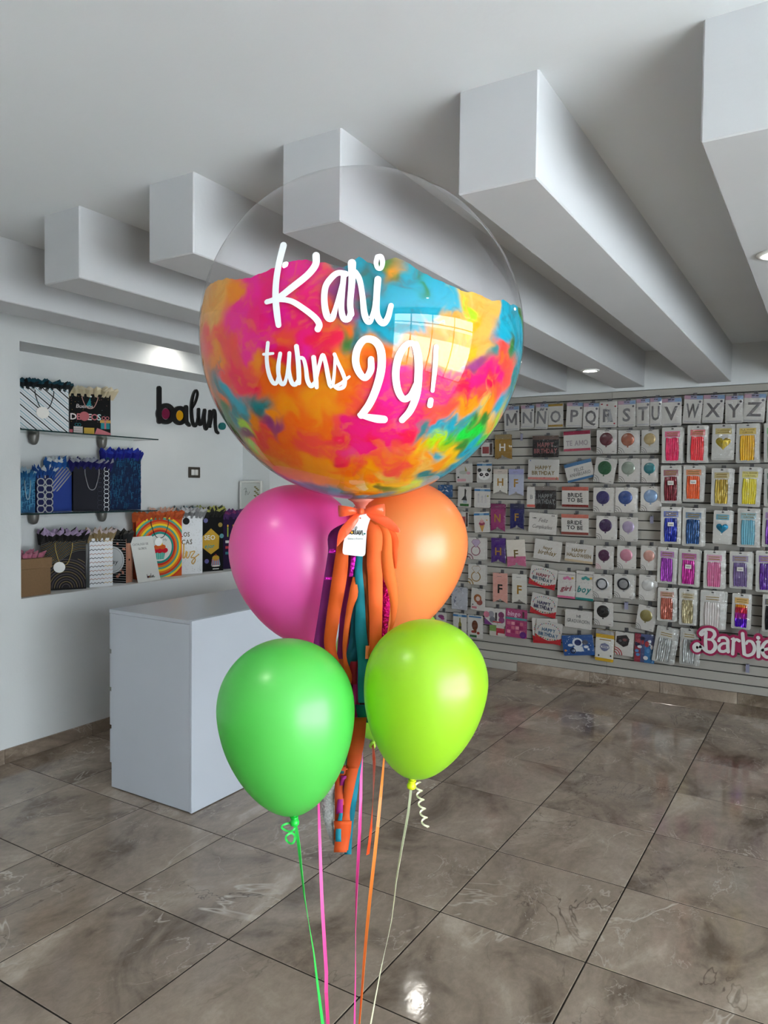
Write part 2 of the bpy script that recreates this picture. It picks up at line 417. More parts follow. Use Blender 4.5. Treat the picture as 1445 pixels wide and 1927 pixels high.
baseboard('baseboard_left', [(YF, -2.0), (-2, -1.45), (-1.45, -.9), (-.9, -.35), (-.35, .2), (.2, .75), (.75, 1.3), (1.3, 1.85), (1.85, 2.42), (2.42, 3.0), (3.0, 3.55), (3.55, 4.1), (4.1, 4.65), (4.65, 5.2), (5.2, YW)], False)

# recessed lamps
M_LENS = emit('lamp_lens', (1, .97, .9), 22); M_RIM = mat((235, 235, 232), .4, key='white_lamp_rim')
def downlight(x, y, z, label, power=9.0, spot=2.3, tilt=(0, 0, 0)):
    t = empty('ceiling_downlight', (x, y, z)); tag(t, label, 'lamp')
    MB().lathe([(.045, -.002), (.047, -.009), (.062, -.006), (.064, .0)], 28).build('rim', M_RIM, t, True)
    MB().lathe([(0, -.004), (.045, -.004)], 28).build('lens', M_LENS, t)
    l = bpy.data.lights.new('downlight_beam', 'SPOT'); l.energy = power; l.spot_size = spot; l.spot_blend = .6; l.shadow_soft_size = .045; l.color = (1, .95, .86)
    o = bpy.data.objects.new('downlight_beam', l); o.location = (0, 0, -.02); o.rotation_euler = tilt; COL.objects.link(o); o.parent = t
downlight(-1.455, 5.052, ZB, 'round recessed downlight under the beam above the right end of the slat wall', 5)
downlight(-.195, 2.865, ZB, 'round recessed downlight under the beam at the right edge of the picture', 5)
downlight(-2.675, 4.93, ZB, 'round recessed downlight hidden behind the big clear balloon', 5)
downlight(-3.82, 3.62, ZC, 'round recessed downlight washing the white wall above the gift bag niche', 3.5)
downlight(-1.25, .17, ZC, 'round recessed downlight in the flat ceiling near the viewer, over the balloons', 9)
downlight(1.7, .6, ZC, 'round recessed downlight in the flat ceiling nearer the storefront', 6)

# counter
ct = empty('counter', (0, 0, 0)); tag(ct, 'plain white laminate counter standing on the tiles before the niche', 'counter')
CX0, CX1, CY0, CY1, CZ = -3.226, -2.624, 2.531, 3.85, .945
MB().bbox(CX0+.012, CX1-.016, CY0, CY1, .006, CZ-.020, .0015).build('carcass', M_LAM, ct)
MB().bbox(CX1-.0155, CX1, CY0-.001, CY1, .004, CZ-.001, .0015).build('front_panel', M_LAM, ct)
MB().bbox(CX0, CX1-.017, CY0-.002, CY1, CZ-.019, CZ, .0015).build('counter_top', M_LAM, ct)
for i in range(4):
    z1 = CZ-.035-.2*i if i else CZ-.022; z0 = CZ-.035-.2*(i+1)+.022
    d = MB().bbox(CX0-.006, CX0+.0115, CY0+.004, CY0+.46, z0, z1, .002).build('drawer', M_LAM, ct)
MB().box(CX0+.03, CX1-.02, CY0+.01, CY1-.01, 0.0, .0065).build('plinth', M_GROOVE, ct)
#@@BOUQUET
# ================================================================== BALLOON BOUQUET
def unit(v): return v/np.linalg.norm(v)
_e = [unit(ray(*q)) for q in ((372.5, 633), (989.5, 633), (681, 322), (681, 946))]
bdir = unit(unit(_e[0]+_e[1])+unit(_e[2]+_e[3]))
half = .25*(math.acos(_e[0]@_e[1])+math.acos(_e[2]@_e[3]))
BD = 1.65; BC = CAM+bdir*BD; BR = BD*math.sin(half)
def on_bubble(px, py, k=1.0):
    """point of the bubble's surface (radius times k) that is seen at a place of the photograph"""
    v = unit(ray(px, py)); b = v@(BC-CAM); d2 = BD*BD-b*b; q = (BR*k)**2-d2
    return CAM+v*(b-math.sqrt(max(q, 0.0)))
bub = empty('bubble_balloon', tuple(BC)); tag(bub, 'huge clear bubble balloon half filled with bright swirled paint and white lettering', 'balloon')
MB().lathe([(BR*math.sin(a), -BR*math.cos(a)) for a in np.linspace(0.001, PI-.001, 72)], 128).build('clear_shell', M_BUBBLE, bub, True)
# --- value noise
def vnoise(P, seed):
    I = np.floor(P).astype(np.int64); Fr = P-I; Fr = Fr*Fr*(3-2*Fr); out = np.zeros(len(P))
    for dx in (0, 1):
        for dy in (0, 1):
            for dz in (0, 1):
                h = (I[:, 0]+dx)*374761393+(I[:, 1]+dy)*668265263+(I[:, 2]+dz)*2147483647+seed*974634343
                h = (h ^ (h >> 13))*1274126177; h = (h ^ (h >> 16)) & 0xffffff
                wgt = (Fr[:, 0] if dx else 1-Fr[:, 0])*(Fr[:, 1] if dy else 1-Fr[:, 1])*(Fr[:, 2] if dz else 1-Fr[:, 2])
                out += wgt*(h/float(0xffffff))
    return out*2-1
def fbm(P, seed, octv=4, g=.5):
    o, a, s = np.zeros(len(P)), 1.0, 1.0
    for k in range(octv): o += a*vnoise(P*s+17.3*k, seed+k); a *= g; s *= 2.03
    return o
# --- upper edge of the paint, as longitude -> latitude on the sphere
front = math.atan2(-bdir[1], -bdir[0])
def lonlat(p):
    d = unit(p-BC); return (math.atan2(d[1], d[0])-front+PI) % (2*PI)-PI, math.asin(max(-1, min(1, d[2])))
EDGE = [(381, 572), (386, 548), (396, 534), (412, 527), (430, 524), (450, 524), (472, 521), (490, 514), (510, 505), (528, 500), (545, 493), (560, 489), (580, 490), (600, 493), (625, 497), (645, 502), (658, 498), (668, 490), (676, 484), (684, 488), (692, 494), (704, 498), (716, 494), (728, 488), (744, 485), (756, 490), (766, 496), (780, 504), (795, 513), (812, 522), (830, 530), (850, 538), (868, 546), (885, 550), (902, 553), (914, 560), (926, 566), (934, 563), (948, 565), (960, 572), (974, 577), (982, 582), (987, 588)]
ll = sorted(lonlat(on_bubble(*q, k=.994)) for q in EDGE)
LO = np.array([a for a, _ in ll]); LA = np.array([b for _, b in ll])
def edge_lat(lon):
    lo = np.concatenate([[-PI, -2.6], LO, [2.6, PI]]); la = np.concatenate([[.10, .06], LA, [.08, .10]])
    return np.interp(lon, lo, la)
lon = np.concatenate([np.linspace(-PI, -1.62, 90, endpoint=False), np.linspace(-1.62, 1.62, 620, endpoint=False), np.linspace(1.62, PI, 90, endpoint=False)])
nl = len(lon); NLAT = 420
el = edge_lat(lon)
dirs0 = np.stack([np.cos(lon+front), np.sin(lon+front), np.zeros(nl)], 1)
el = el+.006*fbm(dirs0*22, 5, 3)
tt = np.linspace(0, 1, NLAT)
LAT = -PI/2+.002+(el[None, :]+PI/2-.002)*tt[:, None]
LON = np.broadcast_to(lon+front, LAT.shape)
D3 = np.stack([np.cos(LAT)*np.cos(LON), np.cos(LAT)*np.sin(LON), np.sin(LAT)], -1).reshape(-1, 3)
# --- paint colours: blobs of ink at places on the sphere, stirred by noise
PK, HP, RD, CO, OR, AM, YE, TN, TE, DT, GR, LM, BG, PU, WN = (255, 30, 160), (255, 20, 130), (255, 35, 85), (255, 85, 75), (255, 115, 10), (255, 155, 20), (242, 190, 35), (238, 184, 92), (0, 168, 195), (15, 135, 140), (40, 130, 50), (175, 230, 25), (15, 215, 70), (150, 60, 130), (120, 40, 70)
SEED = [
 (392, 560, TN), (400, 600, TN), (388, 640, CO), (420, 540, TN), (440, 560, AM), (385, 700, AM), (405, 680, AM), (412, 645, CO), (395, 745, OR), (420, 760, OR),
 (470, 545, PK), (505, 535, HP), (540, 515, PK), (560, 505, PK), (580, 520, HP), (605, 510, PK), (625, 515, HP), (450, 590, PK), (440, 625, PK), (480, 600, HP), (520, 580, PK), (555, 575, HP), (590, 570, HP), (615, 600, CO), (575, 620, HP), (540, 630, CO), (505, 640, PK), (470, 650, PK), (440, 660, CO), (600, 640, RD), (620, 650, RD), (575, 660, PK), (530, 660, RD),
 (645, 525, PU), (655, 550, PU), (640, 575, PU), (665, 590, PU), (650, 610, PU), (660, 515, TE), (640, 510, DT), (675, 505, TE), (690, 520, DT), (715, 515, TE), (725, 500, GR), (740, 505, AM), (745, 510, GR), (760, 510, TE), (750, 535, TE), (780, 530, TE), (800, 545, TE), (790, 540, GR), (815, 550, TE), (840, 555, TE), (760, 570, TE), (800, 575, TE), (830, 585, TE), (855, 580, TE), (720, 560, TE), (700, 575, DT), (715, 600, TE), (745, 605, TE), (790, 600, TE), (690, 620, TE), (665, 635, DT), (650, 640, GR), (650, 625, OR), (720, 625, TE), (740, 622, TE), (770, 618, TE), (700, 640, AM),
 (875, 570, YE), (885, 585, LM), (895, 615, YE), (895, 570, TN), (910, 590, TN), (925, 580, TN), (905, 630, TN), (920, 620, TN), (870, 610, TN), (840, 612, TN), (885, 650, YE), (860, 640, TN), (820, 625, AM), (790, 630, AM), (760, 640, AM),
 (945, 580, TE), (960, 590, TE), (975, 600, TE), (950, 620, TE), (965, 640, TE), (980, 640, TE), (945, 640, TE), (980, 590, GR), (960, 650, GR), (945, 655, CO), (985, 670, TE), (975, 700, TE), (983, 700, LM), (965, 720, DT),
 (670, 665, AM), (690, 670, OR), (720, 670, OR), (750, 665, AM), (780, 660, AM), (810, 660, AM), (840, 665, YE), (870, 670, YE), (895, 668, YE), (910, 665, TN), (925, 670, DT), (905, 690, PU), (890, 695, PU), (920, 660, TN), (935, 675, CO), (950, 690, CO),
 (500, 690, CO), (470, 690, CO), (440, 700, RD), (460, 715, RD), (430, 720, CO), (490, 680, AM), (525, 700, AM), (560, 690, OR), (590, 690, RD), (620, 690, RD), (640, 690, AM), (660, 700, OR), (500, 720, OR), (540, 730, OR), (580, 735, AM), (620, 740, AM), (650, 735, OR), (670, 760, CO), (690, 700, CO), (720, 700, HP), (750, 700, PK), (780, 700, HP), (810, 700, RD), (840, 705, HP), (870, 710, RD), (740, 740, PK), (770, 735, HP), (800, 745, PK), (830, 735, HP), (860, 735, RD), (880, 720, HP), (900, 715, HP), (925, 705, HP), (940, 715, HP), (920, 730, RD), (890, 745, CO), (935, 735, CO), (955, 710, CO),
 (418, 750, DT), (435, 748, TE), (450, 760, TE), (440, 775, DT), (425, 775, GR), (445, 795, DT), (460, 780, DT), (430, 795, GR), (455, 800, LM), (470, 790, AM), (415, 800, GR), (440, 820, WN), (465, 820, WN), (425, 815, WN), (480, 815, CO), (500, 810, CO), (492, 770, DT), (505, 800, PU), (520, 800, PU), (515, 790, AM), (485, 830, CO), (440, 835, WN), (470, 850, WN), (490, 850, LM), (500, 860, AM), (455, 840, PU),
 (540, 770, AM), (570, 780, OR), (600, 770, AM), (630, 775, AM), (560, 800, OR), (590, 810, CO), (620, 800, OR), (650, 800, CO), (540, 820, OR), (520, 840, OR), (570, 835, CO), (600, 840, CO), (640, 825, RD), (670, 800, HP), (700, 790, HP), (690, 820, HP), (720, 810, HP), (750, 800, PK), (660, 850, HP), (640, 860, RD), (680, 850, HP), (700, 840, RD), (730, 830, HP), (760, 820, RD), (780, 790, HP), (800, 780, CO), (830, 775, CO), (850, 770, AM), (810, 800, CO), (780, 840, CO), (750, 850, CO), (710, 870, CO), (740, 880, CO),
 (870, 770, AM), (900, 770, TN), (920, 765, AM), (930, 780, TN), (950, 790, AM), (940, 760, TE), (960, 750, TE), (970, 740, TE), (930, 800, LM), (915, 785, GR), (890, 790, GR), (875, 800, TE), (850, 805, TE), (820, 808, TE), (800, 808, DT), (860, 815, BG), (885, 815, BG), (900, 810, BG), (920, 815, LM), (910, 825, BG), (840, 828, LM), (815, 835, LM), (790, 840, YE), (835, 838, YE), (855, 825, LM), (925, 805, AM), (945, 800, TE), (935, 825, TE), (915, 845, TE), (890, 840, TE), (900, 870, TE), (870, 880, TE), (880, 860, TE), (865, 845, GR), (850, 850, YE), (830, 850, TE), (820, 855, AM), (845, 870, YE), (825, 875, AM), (800, 870, TN), (780, 865, AM), (840, 890, TE), (815, 900, TE), (860, 895, TE), (800, 895, DT), (790, 885, TN), (770, 890, AM), (760, 870, CO),
 (510, 870, OR), (530, 880, AM), (550, 870, OR), (580, 870, AM), (610, 870, AM), (600, 890, AM), (640, 880, OR), (560, 895, AM), (630, 900, AM), (670, 885, CO), (690, 890, AM), (660, 905, AM), (700, 905, OR), (720, 900, TN), (740, 910, YE), (700, 920, YE), (680, 915, TN), (475, 860, DT), (490, 875, DT), (510, 890, TE), (530, 905, DT), (500, 882, AM), (550, 912, DT), (575, 915, TE), (560, 905, AM), (600, 922, DT), (630, 928, TE), (660, 933, DT), (690, 936, TE), (720, 932, TE), (750, 925, LM), (765, 915, LM), (740, 935, DT), (770, 930, TE), (790, 915, TE), (720, 920, GR), (800, 915, TN), (690, 930, AM)]
sd = np.array([unit(on_bubble(x, y, .994)-BC) for x, y, _ in SEED]); sc = np.array([lin(c) for *_, c in SEED])
rng = np.random.RandomState(3); bk = []
while len(bk) < 260:
    d = unit(rng.normal(size=3))
    if d@(-bdir) < .02 and d[2] < .35: bk.append(d)
sd = np.vstack([sd, bk]); pal = [PK, HP, OR, AM, TE, TE, YE, LM, CO, GR]
sc = np.vstack([sc, [lin(pal[rng.randint(len(pal))]) for _ in bk]])
def curl(P, freq, seed):
    h = .02; f0 = vnoise(P*freq, seed); g = np.stack([vnoise(P*freq+np.eye(3)[k]*h, seed)-f0 for k in range(3)], 1)/h
    return np.cross(P, g)
Q = D3.copy()
for k, (fq, am) in enumerate(((3.2, .020), (7, .016), (14, .008), (7.5, .014), (3.6, .016), (18, .006), (9, .010), (30, .0035))):
    Q = Q+am*curl(Q, fq, 11+k); Q /= np.linalg.norm(Q, axis=1, keepdims=True)
warp = np.stack([fbm(D3*6.0, 11, 4, .6), fbm(D3*6.0, 31, 4, .6), fbm(D3*6.0, 51, 4, .6)], 1)
Q = Q+.010*warp; Q /= np.linalg.norm(Q, axis=1, keepdims=True)
def ink(Q, pw):
    cols = np.zeros((len(Q), 3), np.float32)
    for a in range(0, len(Q), 20000):
        q = Q[a:a+20000]; d2 = np.maximum(2-2*(q@sd.T), 1e-7)
        wgt = (d2+.0006)**-pw; wgt /= wgt.sum(1, keepdims=True); cols[a:a+20000] = wgt@sc
    return cols
cols = ink(Q, 2.5)
Q2 = Q+.055*curl(Q, 4.5, 99); Q2 /= np.linalg.norm(Q2, axis=1, keepdims=True)
rid = 1-np.abs(fbm(Q*7.5, 131, 4, .55)); msk = np.clip((rid-.80)/.18, 0, 1)[:, None]*np.clip(.35+.6*fbm(D3*2.5, 151, 2), 0, .8)[:, None]
cols = cols*(1-msk)+ink(Q2, 3.2)*msk
fine = fbm(np.stack([Q[:, 0]*10, Q[:, 1]*10, Q[:, 2]*22], 1)+warp*.6, 91, 4, .62)[:, None]
streak = np.array([lin(AM)])
cols = cols*(1-np.clip(fine*.38, 0, .35))+streak*np.clip(fine*.38, 0, .35)*np.clip(cols[:, :1]*1.4, 0.15, 1)
cols = cols*(1+.10*np.clip(-fine, -.4, 1)); lum = cols.mean(1, keepdims=True); cols = np.clip(lum+(cols-lum)*1.08, 0.0, 1)
faces = []
ii = np.arange(NLAT-1)[:, None]*nl; jj = np.arange(nl)[None, :]; j2 = (jj+1) % nl
FQ = np.stack([ii+jj, ii+j2, ii+nl+j2, ii+nl+jj], -1).reshape(-1, 4)
me = bpy.data.meshes.new('paint_layer'); nv = len(D3); nf = len(FQ)
me.vertices.add(nv); me.vertices.foreach_set('co', (D3*BR*.994).astype(np.float32).ravel())
me.loops.add(nf*4); me.loops.foreach_set('vertex_index', FQ.astype(np.int32).ravel())
me.polygons.add(nf); me.polygons.foreach_set('loop_start', np.arange(0, nf*4, 4, dtype=np.int32)); me.polygons.foreach_set('loop_total', np.full(nf, 4, np.int32))
me.polygons.foreach_set('use_smooth', np.ones(nf, bool)); me.update(calc_edges=True)
at = me.color_attributes.new('ink', 'FLOAT_COLOR', 'POINT'); c4 = np.ones((nv, 4), np.float32); c4[:, :3] = cols; at.data.foreach_set('color', c4.ravel())
mp = bpy.data.materials.new('swirled_ink'); mp.use_nodes = True; nt = mp.node_tree; b = nt.nodes['Principled BSDF']
an = nt.nodes.new('ShaderNodeVertexColor'); an.layer_name = 'ink'; nt.links.new(an.outputs[0], b.inputs['Base Color']); b.inputs['Roughness'].default_value = .6; b.inputs['Specular IOR Level'].default_value = .2
tr = nt.nodes.new('ShaderNodeBsdfTranslucent'); nt.links.new(an.outputs[0], tr.inputs[0])
mxs = nt.nodes.new('ShaderNodeMixShader'); mxs.inputs[0].default_value = .3
nt.links.new(b.outputs[0], mxs.inputs[1]); nt.links.new(tr.outputs[0], mxs.inputs[2]); nt.links.new(mxs.outputs[0], nt.nodes['Material Output'].inputs[0])
me.materials.append(mp)
po = bpy.data.objects.new('paint_layer', me); COL.objects.link(po); po.parent = bub
# --- vinyl lettering on the front of the bubble
M_VINYL = mat((244, 250, 255), .45, key='white_vinyl')
def vinyl(strokes, s, x0, y0, wd, name='letter', dot=None):
    V, Fc = [], []
    for k, pts in enumerate(strokes):
        P = [(x0+p[0]/s, y0+p[1]/s, (p[2] if len(p) > 2 else wd)/s) for p in pts]
        v, f = stroke2d(P, wd/s, 2.2, 5); n = len(V)
        V += [tuple(on_bubble(a, b_, 1.0035+.0006*k)-BC) for a, b_ in v]; Fc += [tuple(i+n for i in q) for q in f]
    return link(name, V, Fc, M_VINYL, bub, True)
S8 = (3.705, 470, 440)
K = [[(235, 80, 46), (205, 200, 44), (184, 330, 44), (180, 450, 46), (190, 560, 46), (200, 636, 40)], [(462, 152, 52), (458, 215, 50), (405, 285, 48), (300, 370, 48), (200, 445, 42), (118, 476, 34)], [(122, 472, 34), (200, 458, 36), (290, 470, 40), (380, 525, 42), (455, 585, 44), (484, 632, 46), (474, 664, 46)]]
vinyl(K, *S8, 44)
vinyl([[(668, 280, 44), (620, 272, 40), (575, 300, 44), (528, 370, 44), (520, 480, 46), (540, 575, 50), (575, 585, 46), (605, 490, 30), (640, 350, 24), (662, 285, 30)], [(655, 285, 40), (645, 400, 40), (638, 520, 42), (655, 590, 44), (690, 590, 44), (705, 540, 40)]], *S8, 42)
vinyl([[(712, 205, 58), (712, 330, 48), (700, 480, 44), (706, 560, 46)], [(735, 270, 44), (765, 320, 40), (785, 430, 40), (800, 560, 46), (832, 612, 46), (862, 540, 30), (880, 400, 26)]], *S8, 42)
vinyl([[(893, 318, 48), (884, 440, 46), (885, 560, 48), (925, 622, 46), (960, 590, 42), (985, 500, 36)], [(888, 165, 34), (880, 205, 32), (892, 240, 30), (915, 240, 30), (926, 200, 34), (915, 160, 36), (890, 160, 34)]], *S8, 44)
vinyl([[(126, 760, 26), (118, 870, 28), (132, 970, 30), (160, 1035, 30), (185, 1040, 28), (200, 985, 22), (206, 900, 20)], [(96, 840, 20), (130, 837, 22), (162, 834, 18)]], *S8, 28)
vinyl([[(212, 835, 28), (197, 940, 28), (212, 1030, 32), (238, 1045, 30), (258, 985, 22), (276, 840, 26)], [(276, 832, 28), (272, 950, 30), (292, 1035, 32), (318, 1050, 32), (340, 1020, 28)]], *S8, 28)
vinyl([[(325, 785, 34), (336, 880, 34), (342, 980, 34), (342, 1040, 32)], [(340, 865, 24), (372, 870, 26), (390, 930, 28), (402, 1020, 32), (428, 1062, 32), (450, 1040, 28)]], *S8, 30)
vinyl([[(445, 862, 34), (454, 950, 34), (462, 1030, 34), (466, 1070, 28)], [(464, 1010, 24), (486, 910, 26), (508, 845, 28), (528, 900, 30), (545, 990, 32), (560, 1055, 32), (575, 1060, 28), (588, 980, 22), (596, 850, 22)]], *S8, 30)
vinyl([[(590, 840, 26), (615, 900, 26), (645, 965, 28), (663, 1020, 28), (655, 1065, 28), (620, 1080, 26), (596, 1068, 26)], [(600, 1062, 24), (640, 1040, 24), (668, 1015, 24), (694, 996, 18)]], *S8, 26)
vinyl([[(845, 875, 44), (843, 950, 48), (805, 1005, 44), (762, 965, 50), (738, 890, 52), (752, 800, 52), (800, 738, 50), (868, 745, 54), (912, 810, 58), (918, 930, 58), (888, 1060, 56), (838, 1180, 54), (778, 1265, 50)], [(764, 1262, 30), (820, 1277, 44), (890, 1290, 56), (936, 1294, 52)]], *S8, 52)
vinyl([[(1160, 775, 40), (1105, 765, 42), (1045, 840, 52), (1018, 960, 52), (1030, 1080, 50), (1070, 1150, 46), (1120, 1130, 44), (1160, 1050, 40)], [(1155, 775, 52), (1174, 860, 56), (1176, 980, 56), (1162, 1120, 54), (1120, 1230, 50), (1062, 1298, 44)]], *S8, 50)
vinyl([[(1299, 788, 34), (1291, 930, 34), (1274, 1095, 26)], [(1262, 1160, 38), (1256, 1195, 40)]], *S8, 32)
# --- gathered neck below
nb = Vector((0, 0, -BR))
nk = MB(); nk.lathe([(.030, -BR*.996), (.018, -BR-.006), (.010, -BR-.016), (.013, -BR-.022), (.022, -BR-.032), (.016, -BR-.034)], 24)
nk.build('neck', mat((255, 150, 130), .35, transl=.3, key='gathered_film'), bub, True)
NECK = BC+np.array([0, 0, -BR-.018])

# latex balloons
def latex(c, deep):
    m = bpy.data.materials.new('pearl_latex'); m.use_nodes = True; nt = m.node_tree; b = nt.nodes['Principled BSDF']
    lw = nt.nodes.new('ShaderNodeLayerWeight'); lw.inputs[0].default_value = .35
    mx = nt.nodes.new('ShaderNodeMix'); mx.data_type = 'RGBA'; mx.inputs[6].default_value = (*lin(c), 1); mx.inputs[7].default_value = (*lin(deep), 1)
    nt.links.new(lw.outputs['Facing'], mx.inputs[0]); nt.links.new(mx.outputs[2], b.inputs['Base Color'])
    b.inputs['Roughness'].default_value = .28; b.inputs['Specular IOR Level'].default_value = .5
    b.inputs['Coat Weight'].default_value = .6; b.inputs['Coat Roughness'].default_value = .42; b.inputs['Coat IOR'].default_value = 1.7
    t = nt.nodes.new('ShaderNodeBsdfTranslucent'); nt.links.new(mx.outputs[2], t.inputs[0])
    ms = nt.nodes.new('ShaderNodeMixShader'); ms.inputs[0].default_value = .36
    nt.links.new(b.outputs[0], ms.inputs[1]); nt.links.new(t.outputs[0], ms.inputs[2]); nt.links.new(ms.outputs[0], nt.nodes['Material Output'].inputs[0])
    return m
def balloon(top, bot, wpx, D, col, deep, label, knot=None, D2=None):
    T = at_d(*top, D); B = at_d(*bot, D2 or D); ax = unit(T-B); L = np.linalg.norm(T-B); R = wpx/2/F*D
    lo = L-R; t = empty('latex_balloon', tuple(B)); tag(t, label, 'balloon', 'latex balloons of the bouquet')
    prof = []
    for a in np.linspace(0, 1, 30):                       # lower part up to the waist
        s = 1-a; r = R*math.sqrt(max(0, 1-s*s))*(1-.15*s*s); prof.append((max(r, .006), lo*a))
    for a in np.linspace(0, PI/2, 24)[1:]: prof.append((max(R*math.cos(a), .0008), lo+R*math.sin(a)))
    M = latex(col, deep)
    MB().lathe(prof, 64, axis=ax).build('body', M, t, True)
    k = MB().lathe([(.0065, .004), (.0048, -.004), (.0045, -.008), (.008, -.011), (.0095, -.016), (.0085, -.021), (.005, -.023), (.0045, -.018)], 20, axis=ax)
    k.tube([Vector(ax)*-.006+Vector((.0065*math.cos(a), .0065*math.sin(a), 0)) for a in np.linspace(0, 2*PI, 15)], .0022, 6)
    k.build('knot', mat(knot or deep, .4, key='tied_latex'), t, True)
    return B-ax*.012
kg = balloon((529, 1203), (553, 1532), 257, 1.46, (104, 220, 98), (70, 212, 84), 'neon green latex balloon, lower left of the bunch, in front of the counter', (20, 190, 60))
ky = balloon((818, 1167), (776, 1464), 232, 1.50, (176, 228, 42), (168, 226, 34), 'lime yellow latex balloon, lower right of the bunch', (225, 235, 20))
kp = balloon((533, 914), (586, 1211), 244, 1.80, (255, 108, 204), (255, 85, 192), 'hot pink latex balloon tucked under the bubble balloon', (235, 20, 120))
ko = balloon((791, 908), (716, 1203), 236, 1.82, (255, 165, 95), (255, 145, 66), 'peach orange latex balloon tucked under the bubble balloon', (245, 90, 20))
kl = balloon((760, 1130), (703, 1392), 215, 1.97, (175, 235, 70), (150, 225, 50), 'pale lime latex balloon almost hidden behind the lime yellow one', (160, 200, 60))

# ribbons and strings down to the weight on the floor
ANC = at_z(649, 2240, 0.0); ANC[2] = .055
wt = empty('balloon_weight', (ANC[0], ANC[1], 0)); tag(wt, 'small foil wrapped weight on the floor holding the balloon strings', 'weight')
MB().lathe([(.034, 0), (.042, .004), (.044, .022), (.036, .036), (.010, .044), (.006, .050), (.026, .072), (.034, .078), (.020, .070), (.004, .052)], 20).build('foil_wrap', mat((200, 205, 210), .25, metal=1, bump=.6, bscale=60, key='silver_foil'), wt, True)
def ribbon(pts, wd, M, label, name='ribbon_string', cat='ribbon', tw=2.2, ph=0.0, group='strings of the balloon bunch', parent=None, th=.0004):
    S = spline([tuple(p) for p in pts], .02); V, Fc = [], []
    n = len(S)
    for i, p in enumerate(S):
        t = unit(S[min(i+1, n-1)]-S[max(i-1, 0)]); a = ph+tw*i/n*PI
        s_ = unit(np.cross(t, DV)); q = unit(np.cross(t, s_)); d = s_*math.cos(a)+q*math.sin(a); nn = np.cross(t, d)
        for dx, dy in ((-1, -1), (1, -1), (1, 1), (-1, 1)): V.append(p+d*wd/2*dx+nn*th*dy)
    for i in range(n-1):
        for k in range(4): Fc.append((i*4+k, i*4+(k+1) % 4, i*4+4+(k+1) % 4, i*4+4+k))
    Fc += [(3, 2, 1, 0), (n*4-4, n*4-3, n*4-2, n*4-1)]
    o = link(name, V, Fc, M, parent)
    if parent is None: tag(o, label, cat, group)
    return o
def rmat(c): return mat(c, .4, transl=.25, key='curling_ribbon')
end = [ANC]
def path(pxs, d0): return [at_d(x, y, d) for x, y, d in pxs]
gs = ribbon([kg]+path([(562, 1590, 1.465), (573, 1690, 1.475), (590, 1790, 1.48), (607, 1927, 1.50)], 0)+end, .0075, rmat((60, 225, 95)), 'bright green curling ribbon hanging from the green balloon knot', tw=1.6)
for dx, dy, rx, ry in ((-.012, -.014, .013, .008), (-.008, -.036, .009, .010)):
    c = kg+RV*dx+UV*dy
    ribbon([c+RV*rx*math.cos(a)+UV*ry*math.sin(a)+DV*.003*math.sin(2*a) for a in np.linspace(.3, 2*PI+.2, 14)], .004, rmat((60, 225, 95)), '', name='ribbon_loop', parent=gs, tw=0)
ribbon([kp]+path([(592, 1300, 1.74), (597, 1440, 1.66), (601, 1560, 1.57), (606, 1700, 1.54), (614, 1830, 1.53), (617, 1927, 1.53)], 0)+end, .0072, rmat((255, 85, 170)), 'pink curling ribbon running from behind the green balloon to the floor', tw=1.5)
ribbon([NECK]+path([(684, 1150, 1.66), (682, 1300, 1.64), (680, 1440, 1.61), (677, 1560, 1.58), (672, 1650, 1.57), (669, 1750, 1.55), (667, 1927, 1.54)], 0)+end, .0068, rmat((255, 80, 175)), 'second pink curling ribbon falling just right of the tassel', tw=2.4, ph=.4)
ribbon([ko]+path([(722, 1330, 1.74), (724, 1400, 1.68), (716, 1500, 1.59), (705, 1610, 1.57), (695, 1700, 1.56), (685, 1810, 1.55), (676, 1927, 1.55)], 0)+end, .0072, rmat((255, 150, 65)), 'orange curling ribbon running from the peach balloon to the floor', tw=1.8)
ys_ = ribbon([ky]+path([(768, 1530, 1.505), (757, 1590, 1.51), (745, 1660, 1.515), (737, 1730, 1.52), (722, 1800, 1.53), (706, 1880, 1.54)], 0)+end, .0052, rmat((228, 230, 200)), 'thin cream curling ribbon hanging from the lime yellow balloon knot', tw=1.0, ph=.2)
hx = [ky+RV*(.012+.006*math.cos(a)+.0004*i)+UV*(-.0022*i+.004)+DV*.006*math.sin(a) for i, a in enumerate(np.linspace(0, 5.2*2*PI, 44))]
ribbon(hx, .0036, rmat((232, 232, 200)), '', name='curled_end', parent=ys_, tw=0)
ribbon([kl]+path([(703, 1420, 1.9), (704, 1440, 1.86)], 0)+[at_d(702, 1500, 1.72), at_d(698, 1560, 1.6), at_d(692, 1608, 1.6)], .0085, mat((225, 75, 25), .35, key='orange_satin'), 'dark orange satin ribbon end hanging free right of the tassel', cat='ribbon', tw=.8)

